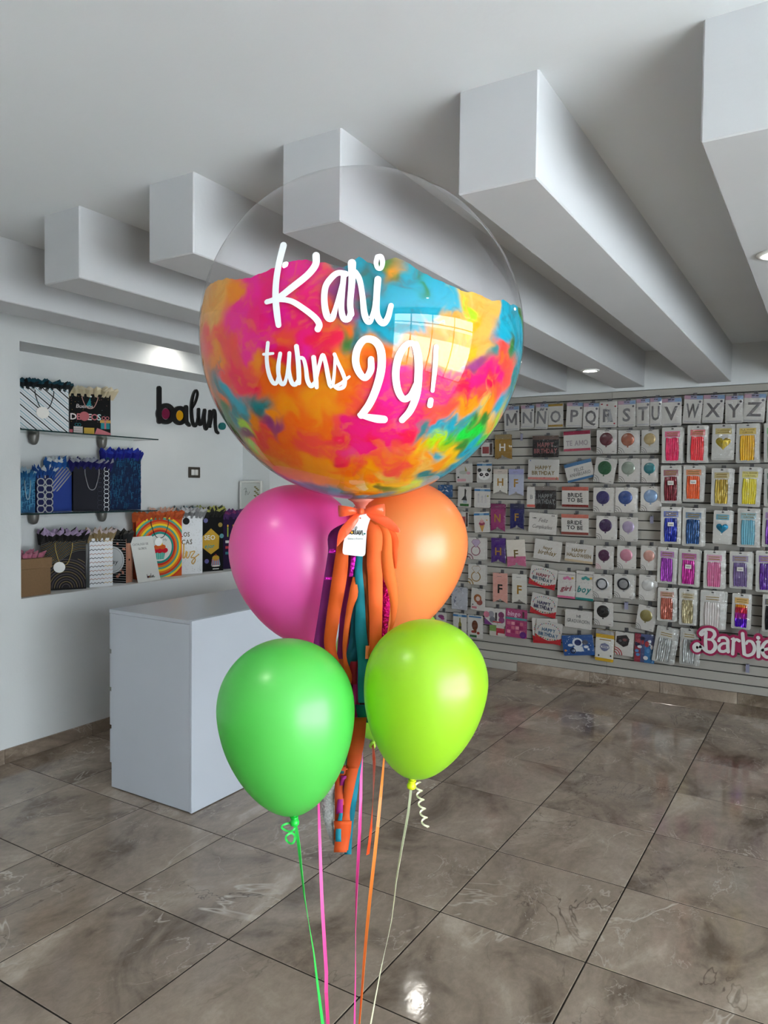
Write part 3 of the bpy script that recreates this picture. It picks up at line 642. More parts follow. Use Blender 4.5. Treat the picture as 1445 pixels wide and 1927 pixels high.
# tassel of tissue and foil strips under the bubble
TPx = [NECK]
tas = empty('balloon_tassel', tuple(NECK)); tag(tas, 'long tassel of orange, teal, purple and silver strips hanging under the bubble balloon', 'tassel')
def tissue(c, tr=.22): return mat(c, .75, var=.035, vscale=40, transl=tr, key='crepe_tissue')
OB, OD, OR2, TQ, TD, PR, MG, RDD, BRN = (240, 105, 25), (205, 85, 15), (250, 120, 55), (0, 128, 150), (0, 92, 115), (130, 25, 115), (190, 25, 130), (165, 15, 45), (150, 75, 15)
def foil(c): return mat(c, .3, metal=.85, bump=.9, bscale=120, key='metallic_foil')
def strip(rows, M, D, name='tissue_strip', wav=.004, seed=0):
    """rows: (y, xleft, xright) in the photograph, hung at depth D"""
    S = spline([(x0, y, x1) for y, x0, x1 in rows], 9.0); V, Fc = [], []; n = len(S)
    ph = seed*1.7; fold = lambda y: wav*(2*abs(((y/64.0+ph) % 1.0)*2-1)-1)
    for i, (x0, y, x1) in enumerate(S):
        dd = D+fold(y)
        for k in (0, .5, 1):
            V.append(at_d(x0+(x1-x0)*k, y, dd)-NECK)
    for i, (x0, y, x1) in enumerate(S):
        dd = D+fold(y)+.0005
        for k in (0, .5, 1): V.append(at_d(x0+(x1-x0)*k, y, dd)-NECK)
    m_ = n*3
    for i in range(n-1):
        for j in (0, 1):
            a = i*3+j; Fc.append((a, a+1, a+4, a+3)); Fc.append((m_+a+3, m_+a+4, m_+a+1, m_+a))
        Fc.append((i*3+3, m_+i*3+3, m_+i*3, i*3)); Fc.append((i*3+2, m_+i*3+2, m_+i*3+5, i*3+5))
    for r in (0, n-1):
        for j in (0, 1): Fc.append((r*3+j, m_+r*3+j, m_+r*3+j+1, r*3+j+1))
    return link(name, V, Fc, M, tas, True)
STR = [  # back to front
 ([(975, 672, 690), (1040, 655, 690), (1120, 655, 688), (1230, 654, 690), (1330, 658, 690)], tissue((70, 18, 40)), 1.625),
 ([(975, 672, 690), (1060, 668, 686), (1150, 664, 686), (1300, 664, 676), (1352, 664, 682)], tissue(MG), 1.618),
 ([(972, 678, 694), (1000, 622, 640), (1040, 617, 634), (1085, 610, 626), (1150, 600, 620), (1222, 588, 611)], tissue(PR), 1.612),
 ([(975, 676, 690), (1046, 658, 670), (1090, 650, 664), (1160, 640, 655), (1243, 633, 660)], tissue((150, 30, 105)), 1.606),
 ([(970, 685, 700), (1005, 726, 746), (1040, 736, 748), (1070, 742, 746)], tissue((235, 85, 10)), 1.604),
 ([(975, 688, 702), (1090, 716, 732), (1136, 719, 734), (1180, 718, 730), (1228, 714, 722), (1286, 702, 706)], foil((235, 25, 130)), 1.602),
 ([(975, 676, 686), (1020, 668, 680), (1058, 664, 678), (1110, 662, 684), (1200, 658, 684), (1262, 642, 665)], tissue(TD), 1.600),
 ([(1236, 662, 676), (1260, 657, 672), (1288, 660, 671)], tissue(RDD), 1.600),
 ([(1240, 634, 650), (1300, 650, 660), (1345, 655, 664), (1400, 662, 672)], tissue((215, 95, 40)), 1.596),
 ([(1326, 668, 700), (1345, 672, 699), (1360, 672, 697)], tissue((0, 120, 145)), 1.597),
 ([(1400, 655, 684), (1440, 650, 680), (1500, 655, 672), (1560, 652, 664), (1608, 648, 661)], tissue(TQ), 1.597),
 ([(1420, 634, 650), (1456, 634, 647)], tissue((0, 80, 95)), 1.596),
 ([(1430, 618, 634), (1468, 608, 630), (1500, 605, 629), (1528, 606, 627), (1560, 614, 628), (1588, 625, 640), (1596, 636, 641)], mat((190, 190, 190), .7, var=.4, vscale=260, bump=.6, bscale=200, transl=.45, key='silver_net'), 1.598),
 ([(1440, 636, 656), (1480, 630, 646), (1530, 630, 648), (1580, 628, 644)], tissue((195, 70, 20)), 1.594),
 ([(1460, 642, 652), (1500, 636, 646), (1532, 632, 645)], tissue((165, 25, 125)), 1.5925),
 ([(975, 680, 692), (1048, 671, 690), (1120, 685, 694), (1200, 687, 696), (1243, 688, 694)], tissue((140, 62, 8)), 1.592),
 ([(975, 676, 690), (1015, 638, 660), (1040, 632, 656), (1085, 625, 653), (1170, 613, 638), (1215, 610, 632), (1250, 622, 640)], tissue((215, 85, 8)), 1.590),
 ([(1086, 664, 669), (1105, 659, 673), (1122, 656, 673), (1150, 651, 663), (1200, 645, 655), (1236, 645, 652), (1270, 649, 662), (1286, 649, 661)], tissue((222, 95, 22)), 1.586),
 ([(985, 678, 690), (1060, 668, 682), (1120, 670, 686), (1180, 668, 689), (1246, 673, 697), (1290, 673, 702), (1323, 674, 706)], tissue((0, 125, 140)), 1.588),
 ([(1350, 660, 690), (1400, 657, 685), (1440, 652, 676), (1495, 646, 664), (1530, 643, 658), (1560, 634, 660), (1600, 628, 655)], tissue((212, 82, 18)), 1.591),
 ([(1408, 655, 682), (1430, 653, 680), (1446, 651, 675)], tissue((205, 75, 12)), 1.587),
 ([(1530, 638, 645), (1560, 632, 642), (1584, 631, 642)], tissue(TQ), 1.5865),
 ([(1545, 628, 662), (1575, 630, 659), (1604, 628, 652)], tissue((220, 84, 20)), 1.589),
 ([(972, 686, 700), (1000, 716, 733), (1050, 717, 739), (1084, 720, 744), (1110, 729, 748), (1140, 734, 748), (1170, 735, 743), (1194, 729, 734)], tissue((245, 115, 40)), 1.586),
 ([(972, 684, 698), (1003, 690, 719), (1055, 690, 717), (1090, 692, 720), (1170, 695, 719), (1220, 695, 717), (1256, 697, 713)], tissue((248, 108, 42)), 1.582),
 ([(1215, 688, 696), (1240, 687, 694)], tissue((250, 135, 80)), 1.581)]
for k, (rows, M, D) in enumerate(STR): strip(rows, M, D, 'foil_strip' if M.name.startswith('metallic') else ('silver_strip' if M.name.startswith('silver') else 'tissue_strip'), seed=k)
for rows in ([(1033, 620, 635), (1041, 618, 634)], [(1086, 611, 627), (1091, 610, 626)], [(1046, 661, 670), (1085, 657, 664)]):
    strip(rows, foil((225, 40, 190)), 1.5895, 'foil_band')
# satin bow
M_SAT = mat((255, 92, 42), .32, spec=.6, sheen=.3, bump=.15, bscale=90, key='orange_satin', transl=.12)
bow = empty('satin_bow', tuple(NECK)); tag(bow, 'bright orange satin bow tied under the bubble balloon', 'bow')
BDp = 1.572
def loft(name, secs, parent, M=M_SAT):
    """secs: rows of photo points with their depth; a thin two-sided sheet"""
    V = [at_d(x, y, d)-NECK for row in secs for x, y, d in row]; m_ = len(secs[0]); n = len(V)
    V += [at_d(x, y, d+.0012)-NECK for row in secs for x, y, d in row]; Fc = []
    for i in range(len(secs)-1):
        for j in range(m_-1):
            a = i*m_+j; Fc += [(a, a+1, a+m_+1, a+m_), (n+a+m_, n+a+m_+1, n+a+1, n+a)]
        a = i*m_; Fc += [(a+m_, n+a+m_, n+a, a)]; a = i*m_+m_-1; Fc += [(a, n+a, n+a+m_, a+m_)]
    e = (len(secs)-1)*m_
    for j in range(m_-1): Fc += [(j, n+j, n+j+1, j+1), (e+j+1, n+e+j+1, n+e+j, e+j)]
    o = link(name, V, Fc, M, parent, True); md = o.modifiers.new('s', 'SUBSURF'); md.levels = md.render_levels = 2; return o
D = BDp
loft('loop', [[(676, 958, D), (676, 962, D-.004), (675, 966, D)], [(660, 953, D-.012), (658, 962, D-.016), (659, 970, D-.008)], [(640, 950, D-.006), (640, 962, D-.014), (642, 974, D-.004)], [(633, 951, D+.006), (632, 961, D+.002), (634, 972, D+.008)], [(645, 952, D+.014), (646, 960, D+.016), (648, 969, D+.016)], [(676, 958, D+.008), (676, 962, D+.008), (675, 965, D+.008)]], bow)
loft('loop', [[(683, 958, D), (683, 963, D-.004), (684, 967, D)], [(700, 951, D-.012), (702, 960, D-.018), (704, 969, D-.008)], [(718, 948, D-.008), (720, 958, D-.016), (720, 971, D-.004)], [(727, 948, D+.004), (729, 958, D), (728, 972, D+.004)], [(714, 950, D+.014), (714, 960, D+.016), (713, 968, D+.016)], [(683, 958, D+.008), (683, 963, D+.008), (684, 966, D+.008)]], bow)
loft('tail', [[(671, 964, D-.002), (678, 966, D-.006), (682, 968, D-.002)], [(658, 974, D-.008), (667, 979, D-.012), (672, 984, D-.008)], [(642, 991, D-.010), (650, 997, D-.013), (660, 1002, D-.010)], [(635, 1001, D-.010), (642, 1007, D-.012), (648, 1014, D-.010)], [(633, 1030, D-.008), (634, 1030, D-.009), (636, 1027, D-.008)]], bow)
loft('tail', [[(684, 963, D-.002), (685, 966, D-.006), (687, 970, D-.002)], [(704, 966, D-.008), (701, 973, D-.013), (700, 980, D-.008)], [(728, 970, D-.010), (724, 980, D-.014), (720, 989, D-.010)], [(744, 984, D-.012), (739, 991, D-.013), (734, 998, D-.010)], [(754, 998, D-.012), (753, 1001, D-.012), (751, 1004, D-.012)]], bow)
loft('bow_knot', [[(673, 957, D-.008), (679, 956, D-.018), (685, 957, D-.008)], [(672, 962, D-.010), (679, 962, D-.022), (686, 962, D-.010)], [(674, 968, D-.008), (679, 969, D-.018), (685, 968, D-.008)]], bow)
#@@LOGO
# brand tag on the bow: bottle shaped card
LOGO = dict(
 b=[[(150, 262, 58), (150, 500, 58), (150, 780, 58)], 'ring', (252, 660, 150, 168, 74, 96)],
 a=['ring', (472, 688, 122, 152, 64, 90), [(574, 560, 56), (574, 700, 56), (582, 790, 54), (622, 838, 42)]],
 l=[[(655, 590, 28), (720, 480, 26), (756, 350, 26), (735, 290, 24), (695, 340, 30), (664, 480, 38), (660, 650, 42), (680, 800, 44), (715, 848, 42), (748, 800, 32), (764, 720, 28)]],
 u=[[(772, 592, 40), (772, 720, 42), (795, 828, 42), (828, 770, 30), (862, 620, 34)], [(868, 606, 42), (858, 740, 44), (880, 892, 42), (912, 860, 32), (942, 740, 28)]],
 n=[[(952, 620, 38), (946, 740, 40), (952, 862, 34)], [(960, 820, 28), (990, 680, 30), (1015, 604, 36), (1034, 660, 38), (1036, 820, 40), (1052, 930, 38), (1080, 962, 32)]],
 dot=[(1145, 856, 52, 58)])
def logo_pt(x, y): p = at_x(280+x/8.38, 700+y/8.38, XN); return p[1], p[2]
def logo_art(A, T, sc_, M, thick=None, lift=0):
    """T maps a logo point to plane coordinates, sc_ scales widths; returns nothing"""
    for key, items in LOGO.items():
        if key == 'dot':
            cx, cy, rx, ry = items[0]; A.poly([T(cx+rx*math.cos(a), cy+ry*math.sin(a)) for a in np.linspace(0, 2*PI, 20, endpoint=False)], mat((0, 105, 105), .35, key='teal_acrylic'), thick=thick, lift=lift); continue
        q = list(items)
        while q:
            it = q.pop(0)
            if it == 'ring':
                cx, cy, ro, rv, ri, rj = q.pop(0); n = 28; v, f = [], []
                for i in range(n):
                    a = 2*PI*i/n; v += [T(cx+ro*math.cos(a), cy+rv*math.sin(a)), T(cx+ri*math.cos(a), cy+rj*math.sin(a))]
                for i in range(n): j = (i+1) % n; f.append((2*i, 2*i+1, 2*j+1, 2*j))
                A.add(v, f, M, thick=thick, lift=lift)
                A.poly([T(cx+ri*1.02*math.cos(a), cy+rj*1.02*math.sin(a)) for a in np.linspace(0, 2*PI, 24, endpoint=False)], mat((150, 150, 152), .4, key='grey_acrylic'), lift=0)
                A.poly([T(cx+ri*.86*math.cos(a), cy+rj*.88*math.sin(a)) for a in np.linspace(0, 2*PI, 24, endpoint=False)], mat((120, 0, 55) if key == 'b' else (222, 160, 0), .35, key='coloured_acrylic'), lift=lift*.7)
            else:
                P = [T(x, y)+(w_*sc_,) for x, y, w_ in it]; A.stroke(P, .01, M, step=max(sc_*14, .0004), thick=thick, lift=lift)
_lp = [logo_pt(x, y) for x, y in ((120, 245), (1145, 850), (150, 800), (640, 860))]
LX0, LX1 = logo_pt(120, 500)[0], logo_pt(1195, 850)[0]
tg = empty('gift_tag', tuple(at_d(666, 1006, 1.566))); tag(tg, 'white bottle shaped card tag tied to the orange bow', 'tag')
tg.matrix_world = Matrix(((RV[0], DV[0], UV[0], 0), (RV[1], DV[1], UV[1], 0), (RV[2], DV[2], UV[2], 0), (0, 0, 0, 1)))
tg.location = tuple(at_d(666, 1006, 1.566)); px = 1.566/F
A = Art(.0002)
A.poly([((x-666)*px, (1006-y)*px) for x, y in ((685, 968), (690, 966.5), (695, 971), (696.5, 977), (693, 987), (690, 1000), (689, 1015), (688, 1030), (687.5, 1041), (686, 1045), (682, 1047), (664, 1045.5), (648, 1043.5), (645, 1041), (644.5, 1036), (646, 1022), (650, 1006), (657, 995), (665, 985), (672, 974), (678, 969))], M_WHITE, thick=.0012)
A.build('card', tg)
A = Art(.00025)
s_ = .0415/(LX1-LX0); z_ = logo_pt(150, 800)[1]
A_T = lambda x, y: ((logo_pt(x, y)[0]-LX0)*s_-.0168, (logo_pt(x, y)[1]-z_)*s_*1.0+.0005)
logo_art(A, A_T, s_*(LX1-LX0)/1075, M_BLACK)
A.text('Globos y Eventos', .003, -.0085, .0036, mat((60, 60, 60), .6, key='grey_ink'), maxw=.032, bold=0)
A.ell((678-666)*px, (1006-975)*px, .0016, .0016, mat((200, 60, 20), .5, key='cord_hole'))
A.build('print', tg, y=-.0004)
# the same name in raised letters on the back of the niche
lg = empty('wall_logo', (XN, 0, 0), (0, 0, PI/2)); tag(lg, 'raised black wall logo with magenta, yellow and teal discs on the niche back', 'logo')
for key in list(LOGO):
    A = Art(.0002); keep = dict(LOGO); one = {key: keep[key]}
    LOGO.clear(); LOGO.update(one)
    logo_art(A, lambda x, y: logo_pt(x, y), (LX1-LX0)/1075, M_BLACK, thick=.0155, lift=.015)
    LOGO.clear(); LOGO.update(keep)
    A.build('logo_dot' if key == 'dot' else 'logo_letter', lg)
#@@NICHE
# ================================================================== NICHE: shelves, gift bags, boxes
def clip_half(P, nx, ny, c):
    out = []
    for i in range(len(P)):
        a, b = P[i], P[(i+1) % len(P)]; da, db = nx*a[0]+ny*a[1]-c, nx*b[0]+ny*b[1]-c
        if da <= 0: out.append(a)
        if (da < 0 < db) or (db < 0 < da): t = da/(da-db); out.append((a[0]+(b[0]-a[0])*t, a[1]+(b[1]-a[1])*t))
    return out
def clip_rect(P, x0, y0, x1, y1):
    for q in ((-1, 0, -x0), (1, 0, x1), (0, -1, -y0), (0, 1, y1)):
        if len(P) < 3: return []
        P = clip_half(P, *q)
    return P
def band(A, w, h, ang, c0, c1, M, y0=0.0):
    nx, ny = math.cos(ang), math.sin(ang); P = [(-w/2, y0), (w/2, y0), (w/2, h), (-w/2, h)]
    P = clip_half(P, nx, ny, c1)
    if len(P) > 2: P = clip_half(P, -nx, -ny, -c0)
    if len(P) > 2: A.poly(P, M)
def disc(A, w, h, cx, cy, r, M, n=40):
    P = clip_rect([(cx+r*math.cos(2*PI*i/n), cy+r*math.sin(2*PI*i/n)) for i in range(n)], -w/2, 0, w/2, h)
    if len(P) > 2: A.poly(P, M)
def paper(c, rough=.5, **k): return mat(c, rough, spec=.12, key='printed_paper', **k)
# glass shelves on clamps
M_GLASS = film('shelf_glass', (.86, .93, .91), .05, 1.5)
M_GEDGE = mat((25, 50, 50), .15, key='green_glass_edge')
for z, yr, nm in ((1.912, 3.585, 'upper'), (1.416, 3.575, 'lower')):
    t = empty('glass_shelf', (XN, NY0+.002, z)); tag(t, nm+' glass shelf on clamps at the left of the wall niche', 'shelf')
    L_ = yr-NY0-.002
    MB().box(.0, .252, 0, L_-.003, -.004, .004).build('glass_pane', M_GLASS, t)
    MB().box(.252, .2545, 0, L_, -.004, .004).box(0, .252, L_-.003, L_, -.004, .004).build('polished_edge', M_GEDGE, t)
    for q in ((62, 815), (191, 826)):
        yb = at_x(q[0], q[1] if nm == 'upper' else q[1]+145, XN+.03)[1]-NY0
        MB().lathe([(.0005, -.075), (.012, -.073), (.022, -.064), (.029, -.045), (.032, -.02), (.032, -.0045)], 20).build('clamp', mat((112, 110, 106), .35, metal=.3, key='grey_clamp'), t, True, loc=(.034, yb, 0))
    for q in ((62, 815), (191, 826)): pass
def tissue_fan(w, d, h, cols, parent, z, n=None, seed=1, lean=.3):
    r = random.Random(seed); mb = MB(); n = n or max(5, int(w/.032))
    for row, (yy, hh) in enumerate(((d*.75, 1.0), (d*.45, .95), (d*.12, .82))):
        for i in range(n):
            x = -w/2+(i+.5)*w/n+r.uniform(-.01, .01); s_ = w/n*r.uniform(.75, 1.05); H_ = h*hh*r.uniform(.75, 1.08)
            lx = r.uniform(-.4, .8)*s_+(x/w)*.06; ly = -lean*H_*r.uniform(.2, 1)
            a, b_, c = (x-s_*.7, yy, -.03), (x+s_*.7, yy+.004, -.03), (x, max(.004, yy-.018), -.03)
            tl, tp, tr = (x-s_*.75+lx*.4, yy+ly*.6, H_*.62), (x+lx, yy+ly, H_), (x+s_*.85+lx*.6, yy+ly*.5+.006, H_*.7)
            md = (x+lx*.3, yy-.02+ly*.5, H_*.45)
            mb.add([a, c, md, tl], [(0, 1, 2, 3)], 0); mb.add([c, b_, tr, md], [(0, 1, 2, 3)], 0)
            mb.add([tl, md, tp], [(0, 1, 2)], 1 if r.random() < .6 else 0); mb.add([md, tr, tp], [(0, 1, 2)], 1)
    return mb.build('tissue_paper', [mat(c, .7, transl=.2, key='tissue_paper') for c in cols], parent, loc=(0, 0, z))
def bag(label, xl, xr, ytop, XA, XB, z0, front, side, tissue, th, art=None, cord=None, cordy=.42, hang=None, depth=.09, side_art=None, ymid=None, seed=1, group=None):
    ym = ymid or ytop+30
    PL, PR = at_x(xl, ym, XA), at_x(xr, ym, XB)
    if PL[1] < NY0+.006: PL[1] = NY0+.006
    w = math.hypot(PR[0]-PL[0], PR[1]-PL[1]); yaw = math.atan2(PR[1]-PL[1], PR[0]-PL[0])
    h = .5*(at_x(xl, ytop, XA)[2]+at_x(xr, ytop, XB)[2])-z0; d = depth
    mb = MB(); x = w/2; k = .012
    mb.add([(-x, 0, 0), (x, 0, 0), (x, 0, h), (-x, 0, h)], [(0, 1, 2, 3)], 0)
    mb.add([(x, d, 0), (-x, d, 0), (-x, d, h), (x, d, h)], [(0, 1, 2, 3)], 0)
    for s_ in (1, -1):
        V = [(s_*x, 0, 0), (s_*x, d/2, 0), (s_*x, d, 0), (s_*x, 0, h), (s_*(x-k), d/2, h), (s_*x, d, h)]
        mb.add(V, [(0, 1, 4, 3), (1, 2, 5, 4)] if s_ > 0 else [(1, 0, 3, 4), (2, 1, 4, 5)], 1)
    mb.add([(-x, 0, 0), (x, 0, 0), (x, d, 0), (-x, d, 0)], [(3, 2, 1, 0)], 1)
    mb.add([(-x+.002, .003, h-.03), (x-.002, .003, h-.03), (x-.002, d-.003, h-.03), (-x+.002, d-.003, h-.03)], [(0, 1, 2, 3)], 1)
    t = mb.build('gift_bag', [front, side], None, loc=((PL[0]+PR[0])/2, (PL[1]+PR[1])/2, z0+.001), rot=(0, 0, yaw))
    tag(t, label, 'gift bag', group)
    if art:
        A = Art(.0003); art(A, w, h)
        if A.items: A.build('print', t, y=-.0002)
    if side_art:
        A = Art(.0003); side_art(A, d, h); A.build('side_print', t, rot=(0, 0, PI/2), loc=(w/2+.0006, d/2, 0))
    if tissue: tissue_fan(w*1.02, d, th, tissue, t, h, seed=seed)
    if cord:
        pts = [(-w*.19, -.004, h-.016), (-w*.185, -.006, h*(1-cordy*.35)), (-w*.10, -.007, h*(1-cordy*.88)), (0, -.008, h*(1-cordy)), (w*.10, -.007, h*(1-cordy*.88)), (w*.185, -.006, h*(1-cordy*.35)), (w*.19, -.004, h-.016)]
        MB().tube(spline(pts, .01), .0026, 6).build('handle', mat(cord, .6, key='cord'), t, True)
    if hang:
        cx, cy, r, c = hang
        MB().lathe([(r*.98, -.0012), (r, -.0006), (r, .0006), (r*.98, .0012)], 28, axis=(0, 1, 0)).build('hang_tag', paper(c), t, loc=(cx*w, -.012, cy*h))
    return t
NAVY, WHT, BLK, SILV = paper((18, 24, 66)), paper((225, 227, 230)), paper((14, 14, 15)), mat((205, 210, 216), .25, metal=.7, key='silver_print')
GOLD = mat((190, 150, 60), .35, metal=.6, key='gold_print')
Z1, Z2, Z3 = 1.917, 1.421, NZ0
# --- top shelf
def art_stripe(A, w, h):
    p = .030; k = 0; c = -1.0
    cols = [BLK, paper((190, 200, 206)), paper((120, 165, 178)), paper((205, 205, 210))]
    while c < 1.0:
        wd = .0062 if k % 4 == 0 else .0042
        band(A, w, h, math.radians(49), c, c+wd, cols[k % 4]); c += p*.45; k += 1
bag('white bag with black and teal diagonal stripes, black cord and round white tag', 37, 129, 730, -4.20, -4.075, Z1, WHT, WHT, [(12, 22, 26), (15, 72, 88)], .062, art_stripe, (12, 12, 12), .5, (-.04, .42, .036, (240, 236, 230)), .075, seed=3, ymid=770)
def art_deseos(A, w, h):
    r = random.Random(5)
    for i in range(46): A.ell(r.uniform(-.46, .46)*w, r.uniform(.28, .97)*h, .0022, .0015, [GOLD, paper((190, 120, 120)), paper((90, 130, 135))][i % 3], 6)
    PKk, TL, RO = paper((205, 120, 128)), paper((40, 135, 145)), paper((196, 100, 112))
    A.poly([(.005*w, .92*h), (-.10*w, .70*h), (.03*w, .68*h)], TL); A.ell(.02*w, .94*h, .006, .006, WHT, 8)
    wi = paper((235, 225, 222))
    A.text('Buenos', -.13*w, .70*h, .026, wi, maxw=.58*w, bold=0, slant=.15)
    A.text('D', -.40*w, .44*h, .040, wi); A.text('E', -.27*w, .44*h, .040, PKk); A.text('S', -.14*w, .44*h, .040, wi); A.text('E', -.01*w, .44*h, .040, wi); A.text('O', .11*w, .44*h, .040, PKk); A.text('S', .22*w, .44*h, .040, paper((190, 220, 220)))
    A.ell(-.14*w, .45*h, .030, .030, paper((190, 105, 110)), 18)
    A.rect(-.5*w, 0, -.42*w, .12*h, RO); A.rect(-.40*w, 0, -.18*w, .19*h, wi)
    for k in range(5): A.rect(-.40*w, (.01+.035*k)*h, -.18*w, (.02+.035*k)*h, BLK)
    A.rect(-.15*w, 0, .10*w, .17*h, paper((200, 165, 70))); A.poly([(.10*w, 0), (.5*w, 0), (.5*w, .05*h), (.17*w, .17*h)], PKk)
    A.rect(.26*w, .15*h, .48*w, .32*h, TL); A.rect(.24*w, .30*h, .5*w, .37*h, paper((205, 160, 90))); A.rect(.35*w, .15*h, .39*w, .37*h, PKk)
    A.ring(.33*w, .42*h, .010, .004, PKk, n=12); A.ring(.42*w, .42*h, .010, .004, PKk, n=12)
    A.ring(-.33*w, .24*h, .009, .002, TL, n=12); A.ring(-.26*w, .24*h, .009, .002, TL, n=12)
def art_pinkstripe(A, d, h):
    k = 0.0
    while k < h-.012: A.rect(-d/2, k, d/2, k+.010, paper((235, 215, 212))); k += .020
bag('black party bag reading Buenos Deseos with printed gifts and cream tissue', 130.5, 208, 742, -4.225, -4.07, Z1, BLK, paper((190, 80, 95)), [(205, 192, 160), (222, 212, 186)], .06, art_deseos, (200, 150, 140), .36, None, .06, art_pinkstripe, seed=8, ymid=780)
# --- lower glass shelf
def maze(cols, n, seed):
    def f(A, w, h):
        r = random.Random(seed)
        for i in range(n):
            M = cols[i % len(cols)]; x, y = r.uniform(-.5, .5)*w, r.uniform(0, 1)*h; a, b = r.uniform(.006, .02), r.uniform(.012, .045); t = .0022
            x = min(x, w/2-a); y = min(y, h-b); x = max(x, -w/2)
            A.rect(x, y, x+t, y+b, M); A.rect(x, y+b-t, x+a, y+b, M)
            if i % 2: A.rect(x+a-t, max(0, y+b*.3), x+a, y+b, M)
    return f
MAZE = [paper((40, 110, 150)), paper((70, 140, 175)), paper((30, 80, 120))]
bag('small light blue bag with a maze print at the left end of the lower shelf', 37, 66, 899, -4.10, -4.075, Z2, paper((22, 72, 110)), paper((20, 60, 95)), [(40, 110, 165), (165, 195, 210)], .07, maze([paper((75, 150, 185)), paper((50, 120, 160))], 90, 2), (150, 180, 195), .62, None, .07, seed=4, ymid=930)
def art_rings(A, w, h):
    r = w/4.0; y = r*.9; j = 0
    while y < h-r*.4:
        for x in (-w/4, w/4): A.ring(x, y, r*.88, .0062, SILV, n=20, clip=(-w/2, 0, w/2, h))
        y += r*1.62; j += 1
    k = 0
    while .02+k*.0652 < h: A.line([(0, .012+k*.0652), (0, min(h, .034+k*.0652))], .007, SILV); k += 1
bag('slim navy bag covered with silver circles', 69, 100, 895, -4.07, -4.055, Z2, NAVY, NAVY, [(25, 75, 150), (200, 208, 214)], .07, art_rings, None, .5, None, .06, seed=6, ymid=930)
def art_plaid(A, w, h):
    for k in range(6):
        band(A, w, h, math.radians(38), .205+k*.017, .205+k*.017+.0062, SILV); 
    for k in range(6):
        nx = math.radians(180-40); c = .095+k*.017; P = [(-w/2, h*.45), (w/2, h*.45), (w/2, h), (-w/2, h)]
        P = clip_half(P, math.cos(nx), math.sin(nx), c+.0062)
        if len(P) > 2: P = clip_half(P, -math.cos(nx), -math.sin(nx), -c)
        if len(P) > 2: A.poly(P, SILV)
bag('blue bag with crossed silver stripes and silver and blue tissue', 90, 135, 879, -4.225, -4.20, Z2, paper((42, 64, 140)), paper((36, 56, 128)), [(25, 90, 165), (208, 214, 218)], .082, art_plaid, None, .5, None, .06, seed=9, ymid=920)
def art_lattice(A, w, h):
    r = .0155; y = .012; M = mat((120, 122, 128), .3, metal=.6, key='dull_silver')
    while y < h*.98:
        A.ring(w*.40, y, r, .0018, M, n=14, clip=(-w/2, 0, w/2, h)); A.ring(w*.22, y+.014, r, .0012, paper((60, 62, 80)), n=14, clip=(-w/2, 0, w/2, h)); y += .029
bag('dark navy bag with silver cord handle and a lattice along its right edge', 138, 207, 879, -4.17, -4.07, Z2, paper((9, 9, 26)), paper((9, 9, 26)), [(22, 20, 95), (150, 152, 165)], .072, art_lattice, (150, 150, 156), .52, None, .07, seed=12, ymid=920)
bag('large dark blue maze print bag with royal blue tissue at the right of the shelf', 195, 265, 862, -4.225, -4.15, Z2, paper((13, 32, 66)), paper((13, 32, 66)), [(18, 26, 140), (30, 52, 170)], .075, maze([paper((28, 84, 124)), paper((22, 62, 104)), paper((40, 104, 140))], 240, 7), None, .5, None, .07, seed=15, ymid=910)
# --- niche sill
bx = empty('gift_box', (-4.145, NY0+.115, Z3)); tag(bx, 'brown kraft gift box with pink tissue at the left end of the sill', 'box')
KR = mat((120, 92, 62), .75, var=.06, vscale=90, key='kraft_board')
MB().bbox(-.10, .10, -.105, .105, .0, .205, .002).build('box_body', KR, bx)
MB().bbox(-.104, .104, -.109, .112, .160, .222, .002).build('lid', KR, bx)
tissue_fan(.14, .14, .04, [(190, 110, 135), (205, 135, 155)], bx, .232, seed=21).location.y = -.06
bx.children[-1].rotation_euler = (0, 0, PI/2); bx.children[-1].location = (.07, 0, .228)
def art_wave(A, w, h):
    G2 = mat((110, 92, 52), .4, metal=.5, key='dull_gold'); G3 = mat((70, 60, 66), .4, metal=.4, key='dark_bronze')
    for k in range(15):
        r = .02+k*.0125; P = []
        for i in range(25):
            a = PI*i/24; x, y = .012+r*1.05*math.cos(a)*1.1, .01+r*math.sin(a)*1.25
            if -w/2 < x < w/2 and 0 < y < h*.62: P.append((x, y))
            elif len(P) > 2: A.line(P, .0022, G2 if k % 2 else G3); P = []
            else: P = []
        if len(P) > 2: A.line(P, .0022, G2 if k % 2 else G3)
    for k in range(17):
        P = []
        for i in range(26):
            x = -w/2+w*i/25; y = h*.60+k*.0105+.035*math.sin(x*16+.4)+x*.28
            if h*.52 < y < h-.002: P.append((x, y))
        if len(P) > 2: A.line(P, .0018, G2 if k % 2 else paper((88, 92, 86)))
bag('black bag with fine gold wavy lines, gold cord and round white tag', 77, 162, 1017, -4.20, -4.06, Z3, paper((26, 22, 24)), BLK, [(30, 28, 28), (172, 150, 184)], .082, art_wave, (150, 128, 60), .50, (-.10, .46, .034, (238, 238, 236)), .07, seed=31, ymid=1065)
def art_chev(A, w, h):
    cols = [paper((22, 20, 20)), paper((168, 122, 112))]; y = .02; k = 0
    while y < h-.008:
        n = 13; P = [(-w/2+w*i/n, y+(.008 if i % 2 else 0)) for i in range(n+1)]
        A.line(P[:9], .0042, cols[k % 2]); A.line(P[8:], .0036, GOLD if k % 2 == 0 else paper((190, 150, 140))); y += .0272; k += 1
bag('white bag with black and rose zigzag lines', 168.5, 212, 1013, -4.085, -4.05, Z3, WHT, WHT, [(150, 128, 92), (212, 196, 196)], .075, art_chev, None, .5, None, .06, seed=33, ymid=1060)
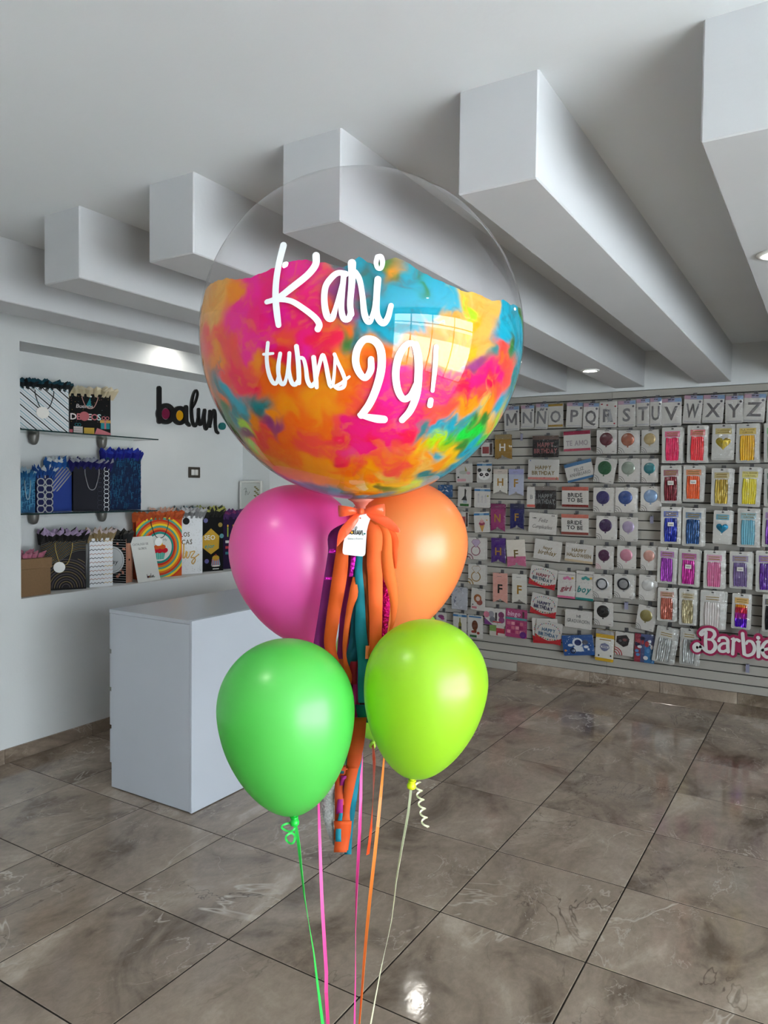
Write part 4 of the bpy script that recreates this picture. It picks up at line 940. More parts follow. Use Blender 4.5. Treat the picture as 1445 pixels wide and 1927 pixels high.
def art_day(A, w, h):
    y = .008
    while y < h-.006: A.rect(-w/2, y, w/2, y+.0042, paper((150, 150, 150))); y += .0165
    r = random.Random(4)
    for i in range(10): A.ell(r.uniform(-.1, .46)*w, r.uniform(.05, .95)*h, .009, .009, paper((200, 140, 122)), 10)
    disc(A, w, h, -.28*w, .52*h, .092, paper((222, 224, 226))); A.ring(-.28*w, .52*h, .080, .0016, BLK, n=30, clip=(-w/2, 0, w/2, h))
    A.text('y', -.40*w, .66*h, .030, BLK, bold=0, slant=.2); A.text('day', -.18*w, .48*h, .032, BLK, bold=0, slant=.2)
def art_dot(A, d, h):
    A.ell(.0, .52*h, .0075, .0075, BLK, 12)
    for k in range(4): A.line([(-d*.45, .06*h+k*.018), (-d*.1, .20*h+k*.012), (d*.4, .02*h+k*.02)], .0012, paper((120, 80, 66)))
bag('black striped birthday bag with a white circle and a rose gold side', 205, 237, 1014, -4.20, -4.075, Z3, BLK, mat((205, 148, 122), .4, metal=.2, key='rose_gold_card'), [(16, 15, 15), (60, 56, 50)], .07, art_day, None, .5, None, .075, art_dot, seed=36, ymid=1060)
# catalogue sign (its square code is left out)
Pl, Pr_ = at_z(260, 1097, Z3+.001), at_z(302, 1090, Z3+.001)
Pl = at_x(260, 1097, -4.022); yaw = math.atan2(Pr_[1]-Pl[1], Pr_[0]-Pl[0]); sw = float(np.hypot(*(Pr_-Pl)[:2]))
sg = MB().bbox(-sw/2, sw/2, 0, .003, 0, .315, .0008).build('catalogue_sign', paper((218, 218, 214)), None, loc=((Pl[0]+Pr_[0])/2, (Pl[1]+Pr_[1])/2, Z3+.001), rot=(math.radians(-14), 0, yaw))
tag(sg, 'white leaning sign headed Catalogo de Globos on the niche sill', 'sign')
A = Art(.0003); gk = paper((70, 70, 70))
A.text('CAT\u00c1LOGO DE', -.02, .262, .0155, gk, maxw=sw*.78, bold=0); A.text('GLOBOS', -.01, .231, .0155, gk, maxw=sw*.5, bold=0)
s2_ = .072/(LX1-LX0)
logo_art(A, lambda x, y: ((logo_pt(x, y)[0]-LX0)*s2_-.016, (logo_pt(x, y)[1]-z_)*s2_+.022), s2_*(LX1-LX0)/1075, BLK)
A.build('print', sg, y=-.0003)
def art_rainbow(A, w, h):
    cols = [(205, 60, 40), (235, 200, 40), (60, 150, 130), (225, 110, 30)]; seq = [(205, 62, 42), (238, 205, 45), (84, 160, 140), (205, 62, 42), (225, 120, 40), (238, 205, 45), (84, 160, 140), (225, 120, 40), (200, 52, 40), (40, 140, 130)]
    cx, cy = .0, .50*h
    for k, c in enumerate(seq): disc(A, w, h, cx, cy, .245-.0145*k, paper(c), 48)
    disc(A, w, h, cx, cy, .098, paper((214, 214, 210)), 40)
    A.text('My', .045, cy+.055, .017, paper((120, 120, 120)), bold=0, slant=.2); 
    r = random.Random(2)
    for k in range(9): A.line([(r.uniform(-.08, .08), cy+r.uniform(-.07, .07))]*1+[(r.uniform(-.08, .08), cy+r.uniform(-.07, .07))], .0008, paper((185, 185, 182)))
    tq, rd_ = paper((70, 165, 150)), paper((196, 30, 50))
    A.poly([(-.034, cy-.085), (.034, cy-.085), (.045, cy-.03), (-.045, cy-.03)], tq)
    for k in range(5): A.rect(-.032+k*.014, cy-.085, -.028+k*.014, cy-.03, paper((150, 205, 190)))
    for x in (-.04, 0, .04): A.ell(x, cy-.022, .026, .019, rd_, 14)
    for x in (-.022, .022): A.ell(x, cy+.004, .026, .017, paper((200, 90, 40)), 14)
    A.ell(0, cy+.026, .024, .014, paper((225, 185, 50)), 14); A.ell(0, cy+.043, .009, .010, rd_, 10)
N_ = bag('rainbow ringed bag with a cupcake in a white circle and orange tissue', 256, 342, 974, -4.165, -4.095, Z3, paper((200, 90, 35)), paper((185, 70, 35)), [(190, 80, 30), (208, 96, 40)], .05, art_rainbow, (40, 40, 45), .34, (-.04, .60, .030, (236, 236, 234)), .045, seed=41, ymid=1030)
def art_feliz(A, w, h):
    r = random.Random(9); gy = paper((150, 150, 150))
    for i in range(130):
        x, y, a = r.uniform(-.46, .46)*w, r.uniform(.03, .97)*h, r.uniform(0, 3); A.line([(x-.004*math.cos(a), y-.004*math.sin(a)), (x+.004*math.cos(a), y+.004*math.sin(a))], .0013, gy)
    A.ell(-.30*w, .91*h, .026, .026, BLK, 20); dk = mat((70, 60, 40), .4, metal=.4, key='dark_gold')
    A.text('LOS', -.34*w, .685*h, .034, dk, maxw=.42*w); A.text('CAS', -.26*w, .555*h, .036, dk, maxw=.5*w)
    gd = mat((165, 125, 50), .4, metal=.5, key='gold_foil'); s_ = .001
    A.stroke([(-.065, .225*1), (-.066, .17), (-.070, .125), (-.055, .13), (-.045, .17)], .010, gd); A.stroke([(-.038, .165), (-.044, .125), (-.030, .125), (-.012, .165)], .008, gd)
    A.stroke([(-.018, .165), (.018, .168), (-.010, .125), (.014, .122), (.022, .100), (.005, .075), (-.004, .092), (.020, .122), (.050, .145)], .008, gd)
bag('white speckled bag with gold script and a black round seal', 342, 381, 971, -4.145, -4.075, Z3, WHT, WHT, [(140, 140, 142), (190, 192, 194)], .075, art_feliz, None, .5, None, .05, seed=43, ymid=1030)
def art_seo(A, w, h):
    am, tl, wt_ = paper((190, 150, 50)), paper((40, 140, 140)), paper((220, 218, 210))
    for x, y, c in ((-.35, .90, (110, 110, 160)), (.35, .82, (140, 120, 60)), (-.3, .18, (100, 95, 150)), (.42, .62, (90, 140, 150))): A.ell(x*w, y*h, .018, .018, paper(c), 14)
    A.poly([(-.5*w, .62*h), (-.1*w, .76*h), (.30*w, .62*h), (.28*w, .40*h), (-.1*w, .30*h), (-.5*w, .42*h)], am)
    A.text('SEO', -.16*w, .60*h, .036, wt_, maxw=.66*w); A.text('ejor', -.16*w, .45*h, .032, tl, maxw=.6*w, slant=.2)
    A.poly([(-.10*w, .10*h), (.36*w, .10*h), (.30*w, .22*h), (-.04*w, .22*h)], paper((120, 150, 170))); A.ell(.13*w, .23*h, .030, .022, am, 14)
    for k in range(4): A.rect((-.06+.10*k)*w, .10*h, (-.03+.10*k)*w, .21*h, paper((205, 90, 90)))
    A.rect(-.02*w, .03*h, .28*w, .045*h, wt_); A.ring(.13*w, .285*h, .006, .003, paper((180, 60, 60)), n=10); A.ell(.13*w, .09*h, .036, .006, wt_, 14)
bag('black bag with gold and teal letters and a printed jelly cake', 381, 420, 969, -4.145, -4.085, Z3, BLK, BLK, [(30, 30, 26), (178, 178, 92)], .07, art_seo, None, .5, None, .05, seed=47, ymid=1030)
def art_candle(A, w, h):
    for x, c in ((-.32, (150, 170, 60)), (-.10, (60, 90, 150)), (.14, (205, 140, 90))):
        A.rect(x*w-.005, .62*h, x*w+.005, .80*h, paper(c)); A.ell(x*w, .83*h, .006, .011, paper((235, 170, 60)), 10)
    for k in range(3): A.rect(-.42*w, (.28+.11*k)*h, .46*w, (.33+.11*k)*h, paper([(60, 120, 130), (180, 60, 70), (205, 205, 205)][k]))
bag('dark purple bag with printed birthday candles beside the pink balloon', 420, 466, 973, -4.145, -4.07, Z3, paper((34, 18, 52)), BLK, [(72, 34, 96), (120, 40, 100)], .065, art_candle, None, .5, None, .05, seed=51, ymid=1030)
# row of bags standing behind, only their tissue shows
bag('white bag whose pale tissue shows behind the rainbow bag', 284, 326, 972, -4.268, -4.247, Z3, WHT, WHT, [(196, 196, 192), (214, 170, 150)], .075, None, None, .5, None, .018, seed=61, ymid=1030)
bag('black and teal tissue bag standing behind the white speckled bag', 330, 366, 970, -4.268, -4.247, Z3, BLK, BLK, [(26, 30, 30), (120, 150, 160)], .075, None, None, .5, None, .018, seed=63, ymid=1030)
bag('bag with olive tissue standing behind the black cake print bag', 372, 410, 968, -4.268, -4.247, Z3, BLK, BLK, [(60, 66, 44), (150, 158, 96)], .075, None, None, .5, None, .018, seed=65, ymid=1030)
# framed print at the far end of the niche
fx0, fx1 = -4.27, -4.03; fz = at_y(470, 905, 4.66)[2]
fr = empty('framed_print', ((fx0+fx1)/2, 4.66, Z3)); tag(fr, 'white framed print with script and gold leaves at the far end of the niche', 'picture frame')
fh = fz-Z3; hw_ = (fx1-fx0)/2
MB().bbox(-hw_, -hw_+.018, -.012, .012, .001, fh).bbox(hw_-.018, hw_, -.012, .012, .001, fh).bbox(-hw_+.018, hw_-.018, -.012, .012, fh-.018, fh).bbox(-hw_+.018, hw_-.018, -.012, .012, .001, .019).build('frame', paper((205, 205, 200)), fr)
MB().box(-hw_+.017, hw_-.017, -.004, .004, .018, fh-.017).build('panel', paper((196, 200, 196)), fr)
A = Art(.0004); gk2 = paper((90, 92, 90)); A.stroke([(-.075, fh-.075), (-.055, fh-.06), (-.060, fh-.12)], .003, gk2); A.stroke([(-.045, fh-.06), (-.050, fh-.12)], .003, gk2); A.stroke([(-.060, fh-.092), (-.040, fh-.088), (-.030, fh-.115), (-.010, fh-.09)], .003, gk2)
for k in range(9): A.ell(.05+.008*(k % 3)*2, fh-.05-.012*k, .014, .006, mat((120, 110, 60), .5, key='gold_leaf'), 10, a0=k)
A.build('print', fr, y=-.0045)
# light switch
sp = [at_x(353.5, 880, XN), at_x(375.5, 898, XN)]
sy, sz = (sp[0][1]+sp[1][1])/2, (sp[0][2]+sp[1][2])/2; hw_ = abs(sp[1][1]-sp[0][1])/2
lsw = empty('light_switch', (XN, sy, sz), (0, 0, PI/2)); tag(lsw, 'brown framed double light switch on the niche back wall', 'switch')
MB().bbox(-hw_, hw_, -.010, 0, -.042, .042, .004).build('plate', mat((62, 56, 48), .4, key='brown_plate'), lsw)
for s_ in (-1, 1): MB().bbox(s_*hw_*.30-hw_*.27, s_*hw_*.30+hw_*.27, -.014, -.008, -.022, .022, .002).build('rocker', mat((214, 214, 212), .35, key='white_rocker'), lsw)
#@@WALL
# ================================================================== SLAT WALL MERCHANDISE
C5, C6, C7, C8 = (820, 730, 4.661), (1110, 730, 4.313), (820, 970, 4.661), (1110, 980, 4.313)
def crop(c, x0, y0, x1, y1): return (c[0]+x0/c[2], c[1]+y0/c[2], c[0]+x1/c[2], c[1]+y1/c[2])
M_HOOK = mat((120, 120, 124), .3, metal=.9, key='wire')
CARD = (196, 192, 186)
def card(c, **k): return mat(c, .5, spec=.25, key='printed_card', **k)
M_CARD = card(CARD); INK = card((28, 26, 26)); GREY = card((120, 118, 116)); GLD = mat((150, 116, 42), .35, metal=.45, key='gold_ink')
prng = random.Random(11)
HOOKS = MB()
def pack(name, label, R, off=.06, tilt=0.0, body=None, th=.004, art=None, sleeve=True, cat='pack', group=None, behind=0, desc=None, outline=None, extra=None, hook=True, lip=.012, yaw=0.0):
    x0, y0, x1, y1 = R; cx, cy_ = (x0+x1)/2, (y0+y1)/2
    P = at_y(cx, cy_, YW-off); w = at_y(x1, cy_, YW-off)[0]-at_y(x0, cy_, YW-off)[0]; h = at_y(cx, y0, YW-off)[2]-at_y(cx, y1, YW-off)[2]
    A = Art(.0)
    if outline: A.poly([(a*w, b*h) for a, b in outline], body or M_CARD, thick=th)
    else:
        c = min(.006, w*.08); A.poly([(-w/2+c, -h/2), (w/2-c, -h/2), (w/2, -h/2+c), (w/2, h/2-c), (w/2-c, h/2), (-w/2+c, h/2), (-w/2, h/2-c), (-w/2, -h/2+c)], body or M_CARD, thick=th)
    rot = (math.radians(prng.uniform(.5, 3)), math.radians(tilt), math.radians(yaw+prng.uniform(-4, 4)))
    t = A.build(name, None, loc=tuple(P), rot=rot); tag(t, label, cat, group)
    if art:
        B = Art(.00035); art(B, w, h)
        if B.items: B.build('print', t, y=-.0004)
    if extra: extra(t, w, h)
    if sleeve:
        nx, nz = 6, 8; V, Fc = [], []; e = .004
        for j in range(nz+1):
            for i in range(nx+1):
                u, v = i/nx*2-1, j/nz*2-1; edge = max(abs(u), abs(v))**4
                V.append((u*(w/2+e), -(.003+.006*(1-edge))-prng.uniform(0, .0035)*(1-edge)+(th*.5*edge if edge > .9 else 0), v*(h/2+e)+(lip if j == nz else 0)))
        for j in range(nz):
            for i in range(nx): a = j*(nx+1)+i; Fc.append((a, a+1, a+nx+2, a+nx+1))
        link('plastic_sleeve', V, Fc, M_SLEEVE, t, True)
    if hook:
        HOOKS.v, HOOKS.f, HOOKS.mi = [], [], []
        top = P[2]+h/2*.93
        HOOKS.tube([(0, .016, 0), (0, -off-.012, .004), (0, -off-.020, .012)], .0022, 6)
        HOOKS.bbox(-.014, .014, -.003, .004, -.012, .030, .001)
        o = HOOKS.build('hook', M_HOOK, wback); o.location = (P[0]+math.sin(math.radians(tilt))*h*.46, YW-.003, top+.004)
    kids = list(t.children)
    for k in range(behind):
        c = t.copy(); COL.objects.link(c); c.location = (P[0]+prng.uniform(-.003, .012), P[1]+(th+.011)*(k+1), P[2]-prng.uniform(.0, .006)); c.rotation_euler = (rot[0], rot[1]+math.radians(prng.uniform(-1.5, 2.5)), rot[2]+math.radians(prng.uniform(-2, 2)))
        c['label'] = ('duplicate hanging right behind the front ' if k == 0 else 'third one hanging behind the front ')+desc
        if group: c['group'] = group
        for ch in kids: d = ch.copy(); COL.objects.link(d); d.parent = c
    return t
def hole(A, w, h, y=.46): A.ell(0, y*h, .010, .0045, card((40, 38, 38)), 10)

# --- foil letters along the top row
M_SLV = mat((128, 126, 128), .3, metal=.55, key='silver_letter'); M_SLV2 = mat((168, 166, 168), .3, metal=.5, key='silver_letter_light')
HP1, HB1 = card((176, 142, 158)), card((120, 148, 184))
def letter_art(ch, mode=0):
    def f(A, w, h):
        if mode == 0:
            A.rect(-w/2, .36*h, .0, h/2, HP1); A.rect(0, .36*h, w/2, h/2, HB1); A.rect(-w*.16, .36*h, w*.18, h/2, card((148, 145, 172)))
            A.rect(-.16*w, .44*h, -.02*w, .465*h, INK); A.rect(.02*w, .43*h, .15*w, .455*h, INK); A.ell(.37*w, .28*h, .009, .009, card((96, 92, 100)), 12)
        A.text(ch, 0, -.03*h, .50*h, M_SLV, maxw=.72*w)
        A.rect(-.42*w, -.46*h, .42*w, -.42*h, card((170, 168, 172)))
        if mode == 1:
            for a, b in ((-.36, .40), (.40, .30), (.36, -.36), (-.05, .36)): A.ell(a*w, b*h, .008, .006, card((170, 40, 50)), 10)
            for k in range(5): A.poly([(prng.uniform(-.3, .3)*w+prng.uniform(-.01, .01), prng.uniform(-.3, .3)*h+prng.uniform(-.01, .01)) for _ in range(1)]+[(prng.uniform(-.3, .3)*w, prng.uniform(-.3, .3)*h) for _ in range(2)], M_SLV2)
        if mode == 2:
            for q in (.40, -.48): A.rect(-w/2, q*h, w/2, (q+.09)*h, card((165, 130, 50)))
    return f
LETT = [('M', crop(C5, 600, 165, 730, 375), 0, -2), ('N', crop(C5, 745, 155, 862, 350), 0, 0), ('\u00d1', crop(C5, 872, 140, 985, 360), 0, 3), ('O', crop(C5, 985, 140, 1115, 345), 2, 0),
        ('P', crop(C5, 1145, 130, 1288, 345), 0, 3), ('Q', crop(C5, 1292, 135, 1425, 355), 0, 2), ('R', crop(C6, 75, 110, 220, 320), 1, 0), ('S', crop(C6, 225, 105, 370, 315), 0, 0), ('T', crop(C6, 375, 90, 485, 310), 0, 0),
        ('U', crop(C6, 487, 80, 580, 310), 0, 0), ('V', crop(C6, 578, 85, 742, 308), 0, -1), ('W', crop(C6, 758, 62, 908, 288), 0, 4), ('X', crop(C6, 915, 58, 1085, 283), 0, 3), ('Y', crop(C6, 1098, 65, 1242, 285), 0, 0), ('Z', crop(C6, 1245, 50, 1422, 278), 0, 3), ('A', crop(C6, 1434, 66, 1570, 285), 0, 0)]
for i, (ch, R, md, tl) in enumerate(LETT):
    lab = {'R': 'top row letter pack with red dots and crumpled silver foil, between Q and S', 'O': 'silver letter O pack with gold end strips in the top row', 'A': 'letter pack cut off by the right edge of the picture, end of top row'}.get(ch, 'silver foil letter %s pack in the top row of the slat wall' % ch)
    pack('letter_pack', lab, R, .05+.012*(i % 2), tl, None, .006, letter_art(ch, md), cat='balloon pack', group='silver letter packs of the top row')

# --- round foil balloons on white cards
def round_extra(c, metal=.35, rough=.3, style=None):
    def f(t, w, h):
        r = .335*w; M = mat(c, rough, metal=metal, coat=.3, var=.12, vscale=14, key='foil_print')
        mb = MB(); mb.lathe([(r, 0), (r*.97, .0016), (r*.8, .005), (r*.5, .008), (.0005, .0095)], 28, axis=(0, -1, 0)); mb.add([(-.004, -.0008, -r*1.0), (.004, -.0008, -r*1.0), (.007, -.0008, -r*1.22), (-.007, -.0008, -r*1.22)], [(0, 3, 2, 1)])
        o = mb.build('foil_disc', M, t, True, loc=(-.02*w, -.0008, .10*h))
        if style:
            A = Art(.0003); A.ring(-.02*w, .10*h, r*.80, r*.22, mat(style, .25, metal=.7, key='foil_ring')); A.build('foil_ring', t, y=-.010)
    return f
def round_art(arc):
    def f(A, w, h):
        A.rect(-.10*w, .445*h, .12*w, .465*h, INK); x0, y0 = -w/2, -h/2
        for k, r in enumerate((.10, .20, .30)): A.ring(x0, y0, r*w, .030*w, card(arc), a0=0, a1=PI/2, n=10)
        A.rect(.28*w, -.44*h, .40*w, -.42*h, GREY)
    return f
RND = [
 (C6, 55, 340, 215, 530, (92, 24, 38), 'dark red', 0, 1, None), (C6, 230, 345, 390, 530, (150, 72, 36), 'copper orange', 0, 1, None), (C6, 415, 340, 560, 525, (190, 165, 115), 'champagne gold', 0, 0, None),
 (C6, 35, 570, 205, 768, (18, 84, 44), 'dark green', 8, 1, None), (C6, 230, 575, 395, 765, (150, 162, 148), 'clear grey green', 0, 1, None), (C6, 415, 575, 556, 768, (14, 112, 120), 'teal', 0, 0, None),
 (C6, 25, 810, 190, 1010, (48, 40, 100), 'indigo', 0, 1, None), (C6, 205, 810, 375, 1010, (20, 62, 132), 'royal blue', 0, 2, None), (C6, 412, 800, 580, 1000, (122, 152, 190), 'light blue', 0, 0, None),
 (C6, 50, 1040, 208, 1230, (50, 20, 72), 'dark purple', 0, 1, None), (C6, 240, 1050, 388, 1245, (168, 152, 182), 'pearl lilac', 0, 0, None),
 (C8, 45, 205, 188, 395, (72, 14, 62), 'plum', 0, 1, None), (C8, 220, 205, 374, 390, (200, 130, 150), 'pink with a red stripe', 0, 0, 'st'), (C8, 412, 205, 552, 402, (202, 148, 136), 'rose gold', 0, 0, None),
 (C8, 25, 435, 180, 628, (196, 196, 198), 'silver with a dark rim, left one', 0, 0, (70, 70, 74)), (C8, 196, 435, 356, 628, (140, 140, 142), 'silver with a grey centre, second one', 0, 2, (60, 60, 64)), (C8, 398, 440, 544, 648, (204, 203, 200), 'plain white', 0, 0, None),
 (C8, 32, 660, 186, 850, (20, 20, 22), 'black', 0, 1, None), (C8, 380, 690, 532, 890, (140, 128, 72), 'olive gold', 8, 1, None)]
for c, x0, y0, x1, y1, col, nm, tl, bh, st in RND:
    ex = round_extra(col, style=st if isinstance(st, tuple) else ((170, 40, 60) if st else None)) if st != 'st' else round_extra(col)
    arc = (196, 120, 140) if nm == 'plum' else (122, 120, 118)
    def art_(A, w, h, arc=arc, st=st):
        round_art(arc)(A, w, h)
    pack('round_balloon_pack', 'white card pack with a %s round foil balloon' % nm if 'one' not in nm else 'white card pack with a round foil balloon, %s' % nm, crop(c, x0, y0, x1, y1), .075, tl, None, .004, art_, True, 'balloon pack', 'round foil balloon packs', bh, nm+' round balloon pack', extra=ex, lip=.006)

# --- foil fringe and heart packs
def fringe(c, heart=False, c2=None, clear=False, matte=False):
    def f(t, w, h):
        r = random.Random(int(sum(c)*7)); M = mat(c, .32 if not matte else .5, metal=.55 if not matte else .1, spec=.6, bump=.5, bscale=60, key='foil_fringe', stretch=(2, 1, .3))
        if heart:
            P = [(.0, -.62)]+[(math.sin(a)**3, (13*math.cos(a)-5*math.cos(2*a)-2*math.cos(3*a)-math.cos(4*a))/16) for a in np.linspace(-PI*.96, PI*.96, 24)]
            mb = MB(); s_ = w*.34; n = len(P)
            mb.add([(0, -.016, .04*h)]+[(x*s_, -.002, y*s_-.02*h) for x, y in P], [(0, 1+i, 1+(i+1) % n) for i in range(n)])
            o = mb.build('foil_heart', M, t, False); return
        ws, y0, y1 = .33*w, -.44*h, .20*h; mats = [M]
        n, mz = 13, 8; V, Fc, mi = [], [], []
        for j in range(mz+1):
            for i in range(n+1):
                u = i/n*2-1; k = j/mz; ww = ws*(.92+.10*math.sin(k*PI)*r.uniform(.7, 1))
                V.append((u*ww, -.004-(.006 if i % 2 else .0)-r.uniform(0, .004), y0+(y1-y0)*k+r.uniform(-.003, .003)*(j in (0, mz))))
        for j in range(mz):
            for i in range(n):
                a = j*(n+1)+i; Fc.append((a, a+1, a+n+2, a+n+1)); mi.append(0 if not c2 else min(len(c2), int((1-j/mz)*(len(c2)+.99))))
        if c2: mats = [mat(q, .25, metal=.6, key='foil_fringe') for q in (c,)+tuple(c2)]; mi = [min(len(mats)-1, int((1-(k//n)/mz)*len(mats))) for k in range(len(Fc))]
        link('foil_fringe', V, Fc, mats, t, False, mi)
    return f
def fringe_art(tint, txt=None, sticker=False):
    def f(A, w, h):
        hole(A, w, h, .455); A.rect(-.36*w, .225*h, .36*w, .385*h, card(tuple(int(.55*q+.45*v) for q, v in zip(tint, CARD))))
        g = mat((150, 124, 58), .4, metal=.3, key='gold_lettering')
        if txt:
            A.text('FOIL FRINGE', 0, .345*h, .040*h, g, maxw=.62*w); A.text('CURTAIN', 0, .275*h, .040*h, g, maxw=.5*w)
        else:
            for k in range(2): A.rect(-.27*w, (.262+.06*k)*h, .27*w, (.285+.06*k)*h, g)
        A.rect(-.40*w, -.475*h, .40*w, -.47*h, GREY)
    return f
def sticker(t, w, h):
    A = Art(.0003); A.rect(-.14*w, -.02*h, .16*w, .09*h, card((214, 212, 206))); A.rect(-.09*w, .02*h, .11*w, .04*h, GREY); A.build('price_sticker', t, y=-.022)
FR = [
 (C6, 585, 320, 752, 606, (228, 20, 92), 'hot pink', '', 2), (C6, 790, 305, 955, 606, (236, 52, 62), 'neon coral', '', 2), (C6, 990, 295, 1172, 585, (176, 150, 40), 'gold', 'h', 0), (C6, 1185, 290, 1372, 606, (232, 178, 18), 'golden yellow', 't', 2), (C6, 1412, 285, 1590, 600, (50, 150, 40), 'grass green', '', 0),
 (C6, 575, 630, 738, 932, (112, 16, 32), 'dark red metallic', 's', 1), (C6, 755, 630, 925, 916, (226, 88, 18), 'orange', 's', 2), (C6, 985, 652, 1150, 956, (176, 150, 58), 'yellow gold', '', 2), (C6, 1206, 642, 1383, 960, (222, 204, 40), 'lemon yellow', 't', 1), (C6, 1412, 655, 1590, 960, (10, 70, 40), 'dark green', '', 0),
 (C8, 575, -15, 738, 186, (14, 40, 148), 'royal blue', 's', 2), (C8, 750, -5, 925, 205, (32, 74, 124), 'steel blue', '', 2), (C8, 1000, -8, 1146, 188, (12, 130, 170), 'turquoise', 'h', 2), (C8, 1196, -6, 1372, 212, (108, 172, 190), 'pale aqua', 't', 1), (C8, 1398, -8, 1560, 214, (130, 70, 170), 'violet', '', 0),
 (C8, 548, 215, 702, 508, (148, 54, 160), 'iridescent violet', '', 1), (C8, 718, 230, 885, 530, (168, 20, 128), 'magenta', 's', 2), (C8, 922, 242, 1092, 552, (200, 100, 144), 'soft pink', '', 1), (C8, 1132, 250, 1308, 550, (108, 86, 138), 'grey violet', 's', 1), (C8, 1345, 245, 1520, 580, (98, 44, 150), 'deep purple', '', 0),
 (C8, 548, 545, 700, 815, (178, 98, 80), 'copper', '', 1), (C8, 722, 552, 865, 848, (180, 168, 130), 'champagne', '', 2), (C8, 894, 568, 1090, 878, (206, 198, 194), 'white', '', 1), (C8, 1150, 592, 1306, 880, (224, 150, 30), 'rainbow', 'r', 1), (C8, 1398, 600, 1540, 904, (14, 16, 26), 'black', '', 0)]
for c, x0, y0, x1, y1, col, nm, fl_, bh in FR:
    R = list(crop(c, x0, y0, x1, y1))
    if c is C8 and y0 < 0: R[1] = {575: 954, 750: 956, 1000: 961, 1196: 957, 1398: 956}[x0]
    ft = fringe(col, 'h' in fl_, ((196, 30, 60), (170, 20, 150), (92, 20, 190)) if 'r' in fl_ else None, matte=nm in ('hot pink', 'neon coral', 'orange', 'golden yellow', 'lemon yellow', 'white', 'pale aqua', 'soft pink', 'grey violet'))
    def ex(t, w, h, ft=ft, fl_=fl_):
        ft(t, w, h)
        if 's' in fl_: sticker(t, w, h)
    kind = 'heart shaped foil balloon pack' if 'h' in fl_ else 'foil fringe curtain pack'
    pack('foil_heart_pack' if 'h' in fl_ else 'foil_fringe_pack', 'clear bag with a %s %s' % (nm, kind.replace(' pack', '')), tuple(R), .11, prng.uniform(-1, 1.5), card((196, 194, 188)), .012, fringe_art(col, 't' in fl_), True, 'decoration pack', 'foil decoration packs', bh, '%s %s' % (nm, kind), extra=ex, lip=.0)
# clear silver packs leaning in the lowest row
for (x0, y0, x1, y1), tl, nm, bh in (((522, 862, 690, 1158), 8, 'pale silver foil curtain leaning in the lowest row', 2), ((728, 874, 880, 1172), 1, 'crinkled silver foil strips beside the pink sign', 1)):
    pack('foil_fringe_pack', 'clear bag of '+nm, crop(C8, x0, y0, x1, y1), .10, tl, card((176, 175, 170)), .010, fringe_art((180, 180, 170)), True, 'decoration pack', 'foil decoration packs', bh, nm.split(' in ')[0].split(' beside')[0]+' pack', extra=fringe((172, 174, 172)), lip=.0)

# --- pennant banner packs with a single letter
def pennant(txt, col, ink, head, serif=False, two=None):
    def f(A, w, h):
        if head: A.rect(-w/2, .30*h, w/2, h/2, card(head)); A.rect(-.2*w, .385*h, .1*w, .40*h, GREY)
        if two: A.poly([(-w/2, -.12*h), (w/2, -.12*h), (w/2, -h/2), (0, -.42*h), (-w/2, -h/2)], card(two))
        A.text(txt, 0, -.02*h, .30*h, ink, maxw=.46*w)
        A.ell(0, -.40*h, .010, .012, card((150, 146, 140)), 12)
    return f
SW = [(-.5, -.5), (0, -.38), (.5, -.5), (.5, .5), (-.5, .5)]
GOLDL, WHL = mat((176, 130, 40), .35, metal=.4, key='gold_letter'), card((226, 224, 218))
PEN = [(crop(C5, 518, 408, 650, 622), 'H', (150, 112, 32), WHL, (140, 120, 80), None, 0, 'gold pennant pack with a white letter H', 1),
 (crop(C5, 504, 712, 628, 928), 'H', (206, 202, 192), GOLDL, (196, 182, 170), None, 0, 'white pennant pack with a gold letter H', 0), (crop(C5, 640, 712, 768, 945), 'F', (168, 172, 192), GOLDL, (150, 150, 190), None, 0, 'shiny holographic pennant pack with a gold letter F', 0),
 ((923, 948, 949, 999), 'N', (142, 38, 100), GOLDL, (120, 30, 84), None, 0, 'shiny magenta pennant pack with a gold letter', 1), ((959.5, 948, 985, 996), 'F', (18, 18, 86), GOLDL, (16, 18, 60), None, 0, 'navy blue pennant pack with a gold letter F', 1),
 (crop(C7, 487, 198, 608, 420), 'H', (58, 12, 104), GOLDL, (66, 20, 110), None, 0, 'purple pennant pack with a gold letter H', 1), (crop(C7, 622, 212, 785, 450), 'F', (210, 202, 190), mat((110, 92, 30), .4, metal=.3, key='olive_gold'), None, (176, 88, 122), -4, 'cream and pink pennant pack with a gold letter F', 0),
 (crop(C7, 500, 505, 628, 768), 'F', (206, 150, 138), INK, (206, 150, 138), None, 0, 'peach pennant pack with a black letter F', 0), (crop(C7, 668, 515, 798, 775), 'F', (202, 198, 188), GOLDL, (206, 203, 196), None, 0, 'white pennant pack with a yellow gold letter F', 0)]
for R, tx, col, ink, head, two, tl, lab, bh in PEN:
    pack('pennant_pack', lab, R, .05, tl, card(col), .004, pennant(tx, col, ink, head, two=two), True, 'banner pack', 'letter pennant packs', bh, lab, outline=SW, lip=.0)

